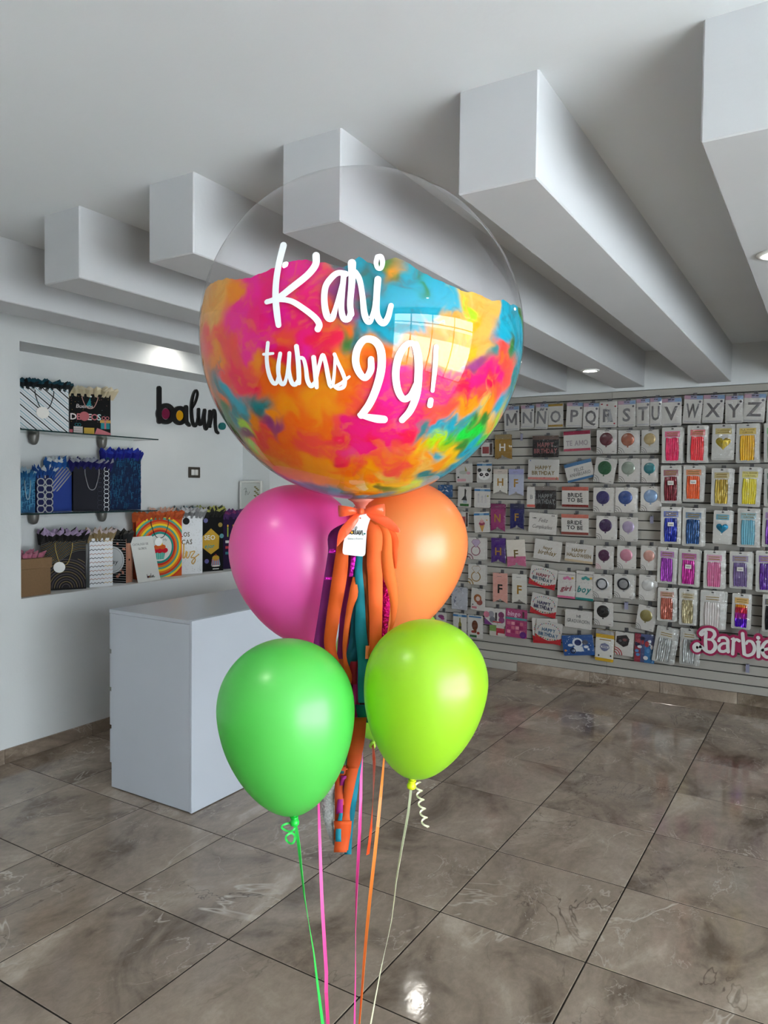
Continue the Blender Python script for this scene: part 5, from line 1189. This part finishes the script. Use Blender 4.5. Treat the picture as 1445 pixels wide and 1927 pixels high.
# --- phrase banners
def lines(rows, bg=None, top=None, bot=None, dots=0, hang=True):
    def f(A, w, h):
        if top: A.rect(-w/2, .32*h, w/2, h/2, card(top))
        if bot: A.rect(-w/2, -h/2, w/2, -.38*h, card(bot))
        r = random.Random(len(rows)*13+dots)
        for k in range(dots): A.ell(r.uniform(-.45, .45)*w, r.choice((r.uniform(-.46, -.28), r.uniform(.28, .46)))*h, .005, .005, card([(170, 50, 60), (60, 120, 80), (190, 150, 60), (70, 90, 150)][k % 4]), 8)
        for tx, yy, hh, M, mw, sl in rows: A.text(tx, 0, yy*h, hh*h, M, maxw=mw*w, slant=sl, wave=.0015)
    return f
BK, RED_ = card((26, 22, 24)), (176, 36, 44)
COPPER = mat((150, 84, 84), .4, metal=.3, key='copper_ink'); SILI = mat((128, 128, 128), .4, metal=.4, key='silver_ink'); OLV = mat((124, 100, 36), .4, metal=.4, key='dark_gold_ink')
def smile(rows, band_c):
    def f(A, w, h):
        n = 16; V = [(-w/2+w*i/n, -h/2+h*(.10+.22*abs(2*i/n-1)**1.6)) for i in range(n+1)]
        A.add(V+[(-w/2, -h/2), (w/2, -h/2)], [(i, i+1, n+2 if i >= n//2 else n+1) for i in range(n)]+[(n//2, n+1, n+2)], card(band_c))
        r = random.Random(3)
        for k in range(16): a = PI*k/15; A.ell(.42*w*math.cos(a), .06*h+.34*h*math.sin(a), .0045, .0045, card([(180, 50, 60), (40, 110, 70), (60, 70, 140)][k % 3]), 8)
        for k in range(9): x = -.36+.09*k; A.ell(x*w, (-.34+.25*abs(x)**1.3)*h, .006, .006, card([(190, 150, 60), (30, 90, 60), (180, 40, 50)][k % 3]), 8)
        for tx, yy, hh, M, mw, sl in rows: A.text(tx, 0, yy*h, hh*h, M, maxw=mw*w, slant=sl, wave=.002)
    return f
def script_feliz(A, w, h):
    g = card((120, 116, 116)); s_ = w/2
    A.rect(-.38*w, .22*h, -.24*w, .26*h, INK); A.rect(.3*w, .40*h, .42*w, .44*h, GREY)
    A.text('Feliz', .03*w, .16*h, .20*h, g, maxw=.36*w, bold=0, slant=.35); A.text('Cumplea\u00f1os', 0, -.16*h, .19*h, g, maxw=.72*w, bold=0, slant=.35)
def script_word(tx, col, top, bot, mainc):
    def f(A, w, h):
        A.rect(-w/2, -h/2, w/2, -.42*h, card(bot)); A.rect(-.46*w, .38*h, .46*w, .40*h, GREY)
        for a, b in ((-.10, .24), (.05, .28), (.18, .24)): A.ell(a*w, b*h, .016, .012, card(mainc), 12)
        A.ell(.34*w, .27*h, .010, .010, card((206, 160, 60)), 10)
        for a in (-.2, 0, .2): A.ell(a*w, .10*h, .0025, .0025, GREY, 6)
        A.text(tx, 0, -.12*h, .20*h if tx == 'girl' else .22*h, card(col), maxw=.74*w, bold=1, slant=.30)
    return f
def hb(M1, M2=None): return [('HAPPY', .10, .17, M1, .62, 0.05), ('BIRTHDAY', -.15, .17, M2 or M1, .80, 0.05)]
BAN = [
 (crop(C5, 850, 420, 1075, 608), 0, BK, lines([('HAPPY', .08, .22, COPPER, .62, 0), ('BIRTHDAY', -.20, .22, COPPER, .88, 0)], top=(90, 70, 62)), 'black Happy Birthday banner pack with copper letters in the upper row'),
 (crop(C5, 1120, 378, 1355, 552), -2, M_CARD, lines([('TE AMO', -.10, .26, card((150, 138, 142)), .82, 0)], top=(148, 28, 62), bot=(178, 70, 90)), 'white Te Amo banner pack with a dark pink header'),
 (crop(C5, 808, 628, 1078, 805), 1, M_CARD, lines([('HAPPY', .10, .20, OLV, .52, 0), ('BIRTHDAY', -.16, .20, OLV, .74, 0)], bot=(196, 120, 112), dots=4), 'white Happy Birthday banner pack with gold letters and a pink edge'),
 (crop(C5, 1138, 645, 1378, 808), -14, M_CARD, lines([('FELIZ', .08, .18, GREY, .36, 0), ('ANIVERSARIO', -.16, .18, GREY, .78, 0)], top=(60, 106, 148), bot=(60, 106, 148)), 'tilted Feliz Aniversario banner pack with blue edges'),
 (crop(C5, 800, 866, 880, 1044), 0, M_CARD, lines([('B', .0, .2, SILI, .5, 0)], bot=(196, 90, 80)), 'white banner pack half hidden behind the lower black birthday banner'),
 (crop(C5, 868, 862, 1053, 1058), 0, BK, lines([('HAPPY', .06, .20, SILI, .68, 0), ('BIRTHDAY', -.18, .20, SILI, .88, 0)], top=(120, 112, 106)), 'black Happy Birthday banner pack with silver letters in the middle row'),
 (crop(C5, 1102, 868, 1340, 1045), 0, M_CARD, lines([('BRIDE', .10, .20, INK, .60, 0), ('TO BE', -.15, .20, INK, .60, 0)], top=(176, 82, 66), bot=(120, 40, 36)), 'Bride To Be banner pack with orange red edges, upper of the two'),
 ((995, 966, 1047, 1004), 4, M_CARD, script_feliz, 'white Feliz Cumplea\u00f1os banner pack with grey script'),
 ((1056, 968, 1107, 1006), 0, M_CARD, lines([('BRIDE', .10, .20, INK, .60, 0), ('TO BE', -.15, .20, INK, .60, 0)], top=(178, 96, 80), bot=(130, 60, 52)), 'Bride To Be banner pack with orange red edges, lower of the two'),
 (crop(C7, 862, 218, 1100, 392), 6, M_CARD, lines([('happy', .12, .16, OLV, .34, .3), ('birthday', -.12, .22, OLV, .66, .3)]), 'tilted glossy white banner pack with gold birthday script'),
 (crop(C7, 1130, 250, 1382, 412), 4, M_CARD, lines([('HAPPY', .14, .20, OLV, .52, 0), ('HALLOWEEN', -.12, .20, OLV, .86, 0)], bot=(190, 170, 140)), 'cream Happy Halloween banner pack with dark gold letters'),
 (crop(C7, 822, 455, 1058, 630), 10, M_CARD, smile([('HAPPY', .10, .17, card((150, 50, 70)), .52, 0), ('BIRTHDAY', -.10, .17, card((44, 74, 92)), .74, 0)], RED_), 'white birthday banner pack with a curved red corner, top of three'),
 (crop(C7, 832, 695, 1062, 880), 8, M_CARD, smile([('HAPPY', .10, .17, card((40, 36, 84)), .52, 0), ('BIRTHDAY', -.10, .17, card((40, 36, 84)), .74, 0)], RED_), 'white birthday banner pack with navy letters, middle of three'),
 (crop(C7, 874, 930, 1104, 1118), 6, M_CARD, smile([('HAPPY', .10, .17, card((44, 96, 132)), .52, 0), ('BIRTHDAY', -.12, .17, card((44, 96, 132)), .76, 0)], RED_), 'white birthday banner pack with blue letters, lowest of three'),
 (crop(C7, 1068, 492, 1222, 725), 1, M_CARD, script_word('girl', (150, 60, 76), None, (196, 92, 130), (196, 110, 150)), 'white pack with the word girl and a pink edge'),
 (crop(C7, 1228, 488, 1384, 745), 1, M_CARD, script_word('boy', (30, 124, 122), None, (30, 124, 120), (60, 140, 136)), 'white pack with the word boy and a teal edge'),
 (crop(C7, 1132, 832, 1368, 990), 2, M_CARD, lines([('MI', .16, .17, SILI, .2, 0), ('GRADUACION', -.10, .19, SILI, .84, 0)], dots=0), 'white Mi Graduacion banner pack with silver letters')]
for R, tl, body, art, lab in BAN: pack('banner_pack', lab, R, .06, tl, body, .006, art, True, 'banner pack', 'phrase banner packs', lip=.006)
pack('banner_pack', 'red cornered birthday banner pack showing behind the lowest of three', (1001, 1164, 1050, 1211), .05, -4, M_CARD, .005, smile([], RED_), False, 'banner pack', 'phrase banner packs', hook=False)

# --- shaped balloon packs at the left end
BLU = card((50, 110, 160))
def cardtop(A, w, h): A.rect(-w/2, .34*h, w/2, .44*h, BLU); A.rect(-.14*w, .34*h, .14*w, .44*h, card((120, 160, 190))); 
def a_panda(A, w, h):
    cardtop(A, w, h); wh = card((224, 222, 218))
    for s_ in (-1, 1): A.ell(s_*.32*w, .12*h, .13*w, .10*h, INK, 14)
    A.ell(0, -.14*h, .42*w, .24*h, card((196, 194, 190)), 24); A.ell(0, -.14*h, .40*w, .228*h, wh, 24)
    for s_ in (-1, 1): A.ell(s_*.19*w, -.10*h, .13*w, .085*h, card((34, 24, 36)), 14, a0=.3*s_); A.ell(s_*.17*w, -.09*h, .03*w, .02*h, wh, 8)
    A.ell(0, -.20*h, .05*w, .024*h, INK, 10); A.line([(-.08*w, -.27*h), (0, -.245*h), (.08*w, -.27*h)], .002, INK); A.ell(.34*w, .16*h, .006, .006, card((190, 160, 50)), 8)
def a_cone(A, w, h):
    cardtop(A, w, h); A.poly([(-.17*w, -.14*h), (.17*w, -.14*h), (.02*w, -.46*h), (-.02*w, -.46*h)], card((190, 140, 60)))
    A.ell(0, -.06*h, .20*w, .10*h, card((150, 60, 84)), 16); A.ell(0, .04*h, .14*w, .09*h, card((196, 140, 140)), 14); A.poly([(-.06*w, .10*h), (.06*w, .10*h), (0, .22*h)], card((206, 176, 150))); A.ell(.34*w, .10*h, .007, .007, card((190, 140, 50)), 8)
def a_dress(A, w, h):
    A.rect(-.34*w, -.46*h, .34*w, -.34*h, card((40, 100, 40))); A.poly([(-.24*w, -.16*h), (.20*w, -.18*h), (.10*w, .08*h), (.14*w, .34*h), (.0, .34*h), (.0, .06*h)], INK); A.ell(.05*w, .36*h, .05*w, .04*h, card((60, 44, 40)), 10)
    A.rect(-.1*w, -.30*h, .2*w, -.18*h, card((150, 160, 170)))
def a_castle(A, w, h):
    cardtop(A, w, h); c = card((186, 182, 180))
    for a, b in ((-.24, .12), (0, .02), (.22, .06)): A.rect((a-.06)*w, -.38*h, (a+.06)*w, b*h, c); A.poly([((a-.08)*w, b*h), ((a+.08)*w, b*h), (a*w, (b+.12)*h)], card((170, 168, 172)))
    A.rect(-.36*w, -.40*h, .34*w, -.26*h, card((196, 193, 190))); A.ell(.36*w, .10*h, .008, .008, card((150, 150, 40)), 8)
def a_unicorn(A, w, h):
    A.rect(-.44*w, -.44*h, .1*w, -.30*h, card((206, 150, 156))); A.ell(-.05*w, .04*h, .26*w, .10*h, card((170, 170, 160)), 16); A.poly([(.05*w, .1*h), (.2*w, .1*h), (.05*w, .38*h)], card((150, 140, 80))); A.ell(.26*w, .0, .12*w, .08*h, card((200, 150, 160)), 12); A.ell(-.36*w, -.22*h, .06*w, .05*h, INK, 10)
def a_ring(c, gem):
    def f(A, w, h):
        M = card(c); A.ring(-.06*w, -.10*h, .25*w, .055*w, M, n=24, sy=1.0); A.poly([(-.30*w, .30*h), (-.20*w, .42*h), (.12*w, .42*h), (.22*w, .30*h), (-.04*w, .04*h)], card(gem))
        A.line([(-.30*w, .30*h), (-.20*w, .42*h), (.12*w, .42*h), (.22*w, .30*h), (-.04*w, .04*h), (-.30*w, .30*h)], .0035, M); A.rect(-.02*w, .455*h, .12*w, .475*h, INK)
        for r in (.10, .22): A.ring(-w/2, -h/2, r*w*1.3, .06*w, M, a0=0, a1=PI/2, n=8)
    return f
def a_toast(A, w, h):
    A.ell(-.03*w, .04*h, .28*w, .20*h, card((150, 88, 40)), 16); A.ell(.12*w, -.12*h, .22*w, .14*h, card((140, 70, 60)), 14); A.ell(0, .03*h, .15*w, .11*h, card((200, 180, 170)), 14); A.rect(-.42*w, -.44*h, -.06*w, -.34*h, card((190, 110, 120))); A.ell(-.36*w, -.26*h, .05*w, .03*h, INK, 8); A.rect(0, .44*h, .3*w, .46*h, GREY)
def a_silver(A, w, h):
    for k in range(26): x, y = prng.uniform(-.4, .4)*w, prng.uniform(-.44, .44)*h; A.poly([(x, y), (x+prng.uniform(-.2, .2)*w, y+prng.uniform(-.15, .15)*h), (x+prng.uniform(-.2, .2)*w, y+prng.uniform(-.15, .15)*h)], [M_SLV2, card((190, 192, 198)), card((120, 124, 140))][k % 3])
def a_bottle(A, w, h):
    cardtop(A, w, h); A.rect(-.10*w, -.36*h, .12*w, .0, card((130, 120, 40))); A.poly([(-.10*w, 0), (.12*w, 0), (.05*w, .12*h), (.05*w, .28*h), (-.03*w, .28*h), (-.03*w, .12*h)], card((120, 112, 36))); A.rect(-.10*w, -.24*h, .12*w, -.12*h, card((60, 60, 50)))
def a_brown(A, w, h):
    A.ell(-.02*w, .06*h, .20*w, .22*h, card((96, 52, 30)), 18); A.ell(.0, -.18*h, .10*w, .10*h, card((110, 62, 36)), 12); A.ell(-.14*w, -.22*h, .12*w, .06*h, card((150, 50, 40)), 10); A.ell(.20*w, -.26*h, .10*w, .06*h, card((150, 50, 40)), 10); A.rect(-.36*w, -.46*h, .1*w, -.36*h, card((40, 100, 50))); A.rect(-.4*w, .40*h, .4*w, .46*h, BLU)
def a_violet(A, w, h): A.ell(0, .05*h, .3*w, .2*h, card((120, 40, 100)), 14); A.ell(.15*w, -.15*h, .2*w, .15*h, card((150, 60, 120)), 12)
def a_red(A, w, h): A.rect(-.4*w, -.3*h, .16*w, .2*h, card((150, 60, 60))); A.rect(.22*w, -.4*h, .46*w, .45*h, card((50, 24, 24)))
SHP = [(crop(C5, 400, 480, 500, 600), a_red, 0, 'white card pack with a dull red panel peeping out beside the bubble balloon', M_CARD), (crop(C5, 358, 655, 492, 830), a_panda, 0, 'white card pack with a panda face balloon', M_CARD), (crop(C5, 178, 665, 320, 830), a_unicorn, -1, 'white card pack with a grey and pink shaped balloon left of the panda', M_CARD),
 (crop(C5, 195, 865, 308, 1045), a_dress, 1, 'white card pack with a black figure on green grass', M_CARD), (crop(C5, 340, 878, 474, 1050), a_castle, 1, 'white card pack with a pale grey castle shape', M_CARD), (crop(C5, 20, 850, 145, 960), a_silver, 0, 'blue foil balloon pack peeping over the peach balloon', card((30, 80, 130))),
 (crop(C7, 338, -30, 470, 150), a_cone, -3, 'white card pack with an ice cream cone balloon', M_CARD), (crop(C5, 210, 1085, 285, 1230), a_red, 0, 'plain white card pack half hidden by the peach balloon', M_CARD), (crop(C7, 285, 196, 432, 385), a_ring((138, 84, 96), (170, 150, 176)), 0, 'white card pack with a rose diamond ring balloon', M_CARD), (crop(C7, 285, 430, 436, 608), a_ring((150, 116, 60), (196, 192, 186)), 1, 'white card pack with a gold diamond ring balloon', M_CARD),
 (crop(C7, 140, 628, 272, 825), a_silver, 0, 'crumpled silver foil balloon pack under the ring packs', card((170, 172, 178))), (crop(C7, 308, 640, 432, 832), a_toast, 3, 'white card pack with an orange brown snack shaped balloon', M_CARD), (crop(C7, 152, 858, 270, 1040), a_bottle, 0, 'white card pack with a green gold bottle balloon', M_CARD), (crop(C7, 278, 875, 412, 1078), a_brown, 0, 'white card pack with a brown shaped balloon over green', M_CARD), (crop(C7, 0, 850, 92, 930), a_violet, 0, 'white card pack with a purple balloon peeping over the lime one', M_CARD)]
for R, art, tl, lab, body in SHP: pack('shaped_balloon_pack', lab, R, .06, tl, body, .004, art, True, 'balloon pack', 'shaped balloon packs', 1 if 'ring' in lab else 0, lab.replace('white card pack with a ', '')+' pack')
# coloured party set packs in the lowest row
def a_set(A, w, h):
    A.poly([(-w/2, -h/2), (-.1*w, -h/2), (-w/2, -.1*h)], card((110, 50, 120)))
    for x, y, c in ((-.18, .14, (140, 140, 146)), (.3, .14, (120, 50, 90)), (-.12, -.18, (110, 110, 120)), (.32, -.16, (130, 60, 110)), (-.4, .1, (190, 110, 130))): A.ell(x*w, y*h, .028, .028, card(c), 16)
    A.rect(.02*w, -.24*h, .10*w, .26*h, card((50, 40, 44))); A.rect(-.1*w, -.34*h, .3*w, -.26*h, card((170, 60, 70)))
def a_green(A, w, h):
    A.rect(-.5*w, -.1*h, -.1*w, .4*h, card((120, 150, 80))); A.rect(-.1*w, -.4*h, .4*w, .2*h, card((170, 40, 60)))
    for k in range(5): A.ell((.05+.09*k)*w, -.3*h, .010, .012, card((206, 196, 190)), 10)
def a_pinkset(A, w, h):
    A.rect(-w/2, .12*h, w/2, .20*h, card((60, 130, 130))); A.text('bingo', -.1*w, .34*h, .16*h, card((214, 180, 196)), maxw=.6*w, slant=.1)
    for i in range(4):
        for j in range(3): A.rect((-.42+.2*i)*w, (-.36+.15*j)*h, (-.26+.2*i)*w, (-.25+.15*j)*h, card([(210, 140, 150), (150, 40, 90), (190, 100, 120)][(i+j) % 3]))
    A.ell(.34*w, -.38*h, .030, .030, card((96, 40, 116)), 14); A.rect(.30*w, .22*h, .38*w, .44*h, card((70, 50, 50)))
def a_astro(A, w, h):
    wt_ = card((200, 206, 214)); nv_ = card((26, 40, 92)); r = random.Random(8)
    for k in range(24): A.ell(r.uniform(-.46, .46)*w, r.uniform(-.46, .46)*h, .003, .003, wt_, 6)
    A.ell(.0, .14*h, .17*w, .23*h, wt_, 20); A.ell(.01*w, .14*h, .115*w, .15*h, nv_, 18)
    A.poly([(-.14*w, -.06*h), (.14*w, -.06*h), (.18*w, -.30*h), (-.16*w, -.30*h)], wt_); A.ell(-.24*w, .02*h, .09*w, .07*h, wt_, 10); A.ell(.26*w, -.08*h, .08*w, .07*h, wt_, 10); A.ell(.24*w, .14*h, .10*w, .12*h, card((70, 74, 90)), 12)
    A.ring(-.18*w, -.26*h, .075*w, .03*w, card((24, 26, 40)), n=18); A.ell(-.18*w, -.26*h, .03*w, .03*w, card((120, 130, 150)), 10)
    for a, b in ((.06, -.26), (.33, -.20), (-.02, -.20)): A.poly([((a+.055*math.cos(PI/2+k*PI/5)*(1 if k % 2 == 0 else .45))*w, b*h+.055*w*math.sin(PI/2+k*PI/5)*(1 if k % 2 == 0 else .45)) for k in range(10)], wt_)
    A.ell(-.42*w, -.24*h, .010, .010, card((190, 120, 60)), 10)
def a_yellow(A, w, h):
    A.rect(-w/2, -.40*h, w/2, .24*h, card((206, 203, 196))); A.rect(-w/2, .36*h, w/2, h/2, M_SLV2); A.rect(-.30*w, .17*h, .34*w, .20*h, GLD)
    A.poly([(-.26*w, -.06*h), (-.20*w, .04*h), (.0, .09*h), (.22*w, .04*h), (.28*w, -.06*h), (.14*w, -.15*h), (0, -.18*h), (-.14*w, -.15*h)], card((110, 112, 140))); A.rect(-.2*w, -.07*h, .22*w, -.01*h, card((206, 203, 196))); A.rect(-.14*w, -.055*h, .16*w, -.025*h, card((110, 112, 140)))
    A.ell(-.3*w, -.33*h, .007, .009, INK, 8); A.ell(.36*w, -.30*h, .006, .008, INK, 8)
def a_game(A, w, h):
    A.poly([(-.42*w, .30*h), (.10*w, .40*h), (.28*w, .22*h), (.20*w, -.04*h), (-.04*w, -.14*h), (-.44*w, .04*h)], card((38, 34, 36))); A.ell(.02*w, .18*h, .018, .012, card((110, 60, 60)), 10); A.ell(-.22*w, .12*h, .012, .010, card((80, 80, 84)), 10)
    for r in (.14, .28, .40): A.ring(-w/2, -h/2, r*w, .05*w, card((170, 50, 56)), a0=0, a1=PI/2, n=10)
def a_redblue(A, w, h):
    A.rect(.0, -h/2, w/2, .1*h, card((40, 100, 150))); A.rect(-w/2, -h/2, -.2*w, h/2, card((130, 40, 56))); r = random.Random(6)
    for k in range(14): A.ell(r.uniform(-.4, .4)*w, r.uniform(-.4, .4)*h, r.uniform(.008, .02), r.uniform(.008, .024), card([(196, 196, 200), (30, 34, 60), (150, 40, 50), (70, 120, 170)][k % 4]), 10)
for R, art, tl, lab, body, off in [
 (crop(C7, 425, 815, 612, 962), a_set, 0, 'white party set card with grey and purple round shapes', M_CARD, .06), (crop(C7, 470, 955, 620, 1062), a_green, 1, 'green and red card pack peeping out under the white party set', card((196, 190, 180)), .045), (crop(C7, 610, 822, 798, 1072), a_pinkset, 1, 'pink party game card pack in the lowest row', card((160, 56, 104)), .07),
 (crop(C7, 1112, 1050, 1382, 1228), a_astro, -8, 'tilted blue pack with an astronaut among stars', card((30, 76, 138)), .07), (crop(C8, 45, 885, 193, 1142), a_yellow, 2, 'yellow card pack with a grey badge and silver top', card((196, 154, 30)), .07),
 (crop(C8, 202, 905, 354, 1095), a_game, 2, 'white card pack with a black game pad balloon', M_CARD, .06), (crop(C8, 362, 920, 524, 1152), a_redblue, 1, 'dark red and blue party set pack left of the silver curtains', card((60, 70, 110)), .07)]:
    pack('party_set_pack', lab, R, off, tl, body, .008, art, True, 'party pack', 'party set packs')

# --- pink cut-out sign with white script
def sgn(x, y): p = at_y(1300+x/9.966, 1150+y/9.966, YW-.14); return p[0], p[2]
bsc = abs(sgn(100, 600)[0]-sgn(0, 600)[0])/100
BAR = [[(175, 668, 60), (120, 610, 66), (62, 660, 70), (84, 730, 70), (150, 730, 66), (190, 660, 56), (225, 690, 50), (290, 745, 60), (380, 765, 66), (450, 700, 70), (455, 610, 66), (400, 540, 56), (330, 530, 44)],
       [(390, 530, 50), (448, 450, 64), (420, 370, 62), (330, 340, 54), (230, 360, 56), (178, 420, 60), (205, 450, 50), (240, 415, 40), (280, 400, 40)], [(285, 395, 60), (275, 560, 64), (285, 720, 60)],
       [(525, 555, 56), (545, 505, 50), (630, 495, 52), (690, 545, 60), (692, 660, 62), (700, 760, 64)], [(690, 600, 44), (590, 610, 50), (530, 670, 60), (545, 740, 58), (620, 755, 54), (690, 720, 50)],
       [(800, 515, 56), (795, 650, 60), (785, 800, 62)], [(770, 520, 40), (805, 520, 44)], [(800, 580, 44), (850, 530, 50), (905, 555, 60)],
       [(970, 420, 64), (985, 600, 66), (1000, 800, 64)], [(1040, 605, 50), (1070, 560, 50), (1150, 580, 58), (1195, 690, 64), (1160, 790, 60), (1070, 830, 56), (1000, 805, 50)],
       [(1265, 570, 62), (1268, 850, 66)], [(1262, 496, 70), (1264, 500, 70)], [(1235, 575, 36), (1295, 575, 36)],
       [(1345, 730, 54), (1440, 705, 54), (1520, 680, 50), (1500, 590, 56), (1420, 570, 58), (1345, 660, 64), (1345, 780, 66), (1420, 860, 62), (1520, 830, 46)]]
ps = empty('pink_sign', (0, YW-.14, 0)); tag(ps, 'pink cut-out sign with white script Barbie lettering at the right edge', 'sign')
A = Art(.00004)
for P in BAR: A.stroke([sgn(x, y)+((w_+95)*bsc,) for x, y, w_ in P], .01, mat((150, 24, 74), .45, key='pink_board'), step=bsc*30, thick=.012)
A.poly([sgn(*q) for q in ((150, 380), (420, 360), (500, 480), (900, 520), (960, 440), (1250, 560), (1500, 620), (1500, 800), (1000, 800), (700, 740), (300, 740), (230, 640))], mat((150, 24, 74), .45, key='pink_board'), thick=.012)
A.build('backing', ps)
A = Art(.00004)
for P in BAR: A.stroke([sgn(x, y)+(w_*bsc,) for x, y, w_ in P], .01, card((206, 204, 202)), step=bsc*22, thick=.006)
A.build('lettering', ps, y=-.007)
MB().tube([(sgn(400, 420)[0], .01, sgn(400, 420)[1]), (sgn(400, 420)[0], .135, sgn(400, 300)[1])], .002, 6).tube([(sgn(1260, 520)[0], .01, sgn(1260, 520)[1]), (sgn(1260, 520)[0], .135, sgn(1260, 400)[1])], .002, 6).build('hanging_wire', M_HOOK, ps)

# --- pale price strips on empty hooks
M_STRIP = mat((150, 150, 176), .4, alpha=.75, key='lilac_plastic')
for (x0, y0, x1, y1), lab in (((979, 816, 983.5, 829), 'small lilac price strip right of the gold pennant pack'), ((1223, 971, 1229.5, 985), 'small lilac price strip above the rose gold round balloon'), ((1174.5, 1133, 1182, 1147), 'small lilac price strip right of the black round balloon'), ((1403, 1250, 1410, 1266), 'small lilac price strip under the pink sign')):
    P = at_y((x0+x1)/2, (y0+y1)/2, YW-.03); w = at_y(x1, y0, YW-.03)[0]-at_y(x0, y0, YW-.03)[0]; h = at_y(x0, y0, YW-.03)[2]-at_y(x0, y1, YW-.03)[2]
    o = MB().bbox(-w/2, w/2, -.0006, .0006, -h/2, h/2, .0003).box(-w/2, w/2, 0, .018, h/2-.0012, h/2).build('price_strip', M_STRIP, None, loc=tuple(P)); tag(o, lab, 'price tag', 'price strips on empty hooks')
    MB().tube([(0, .032, h/2-.002), (0, -.02, h/2), (0, -.028, h/2+.008)], .002, 6).build('wire', M_HOOK, o)
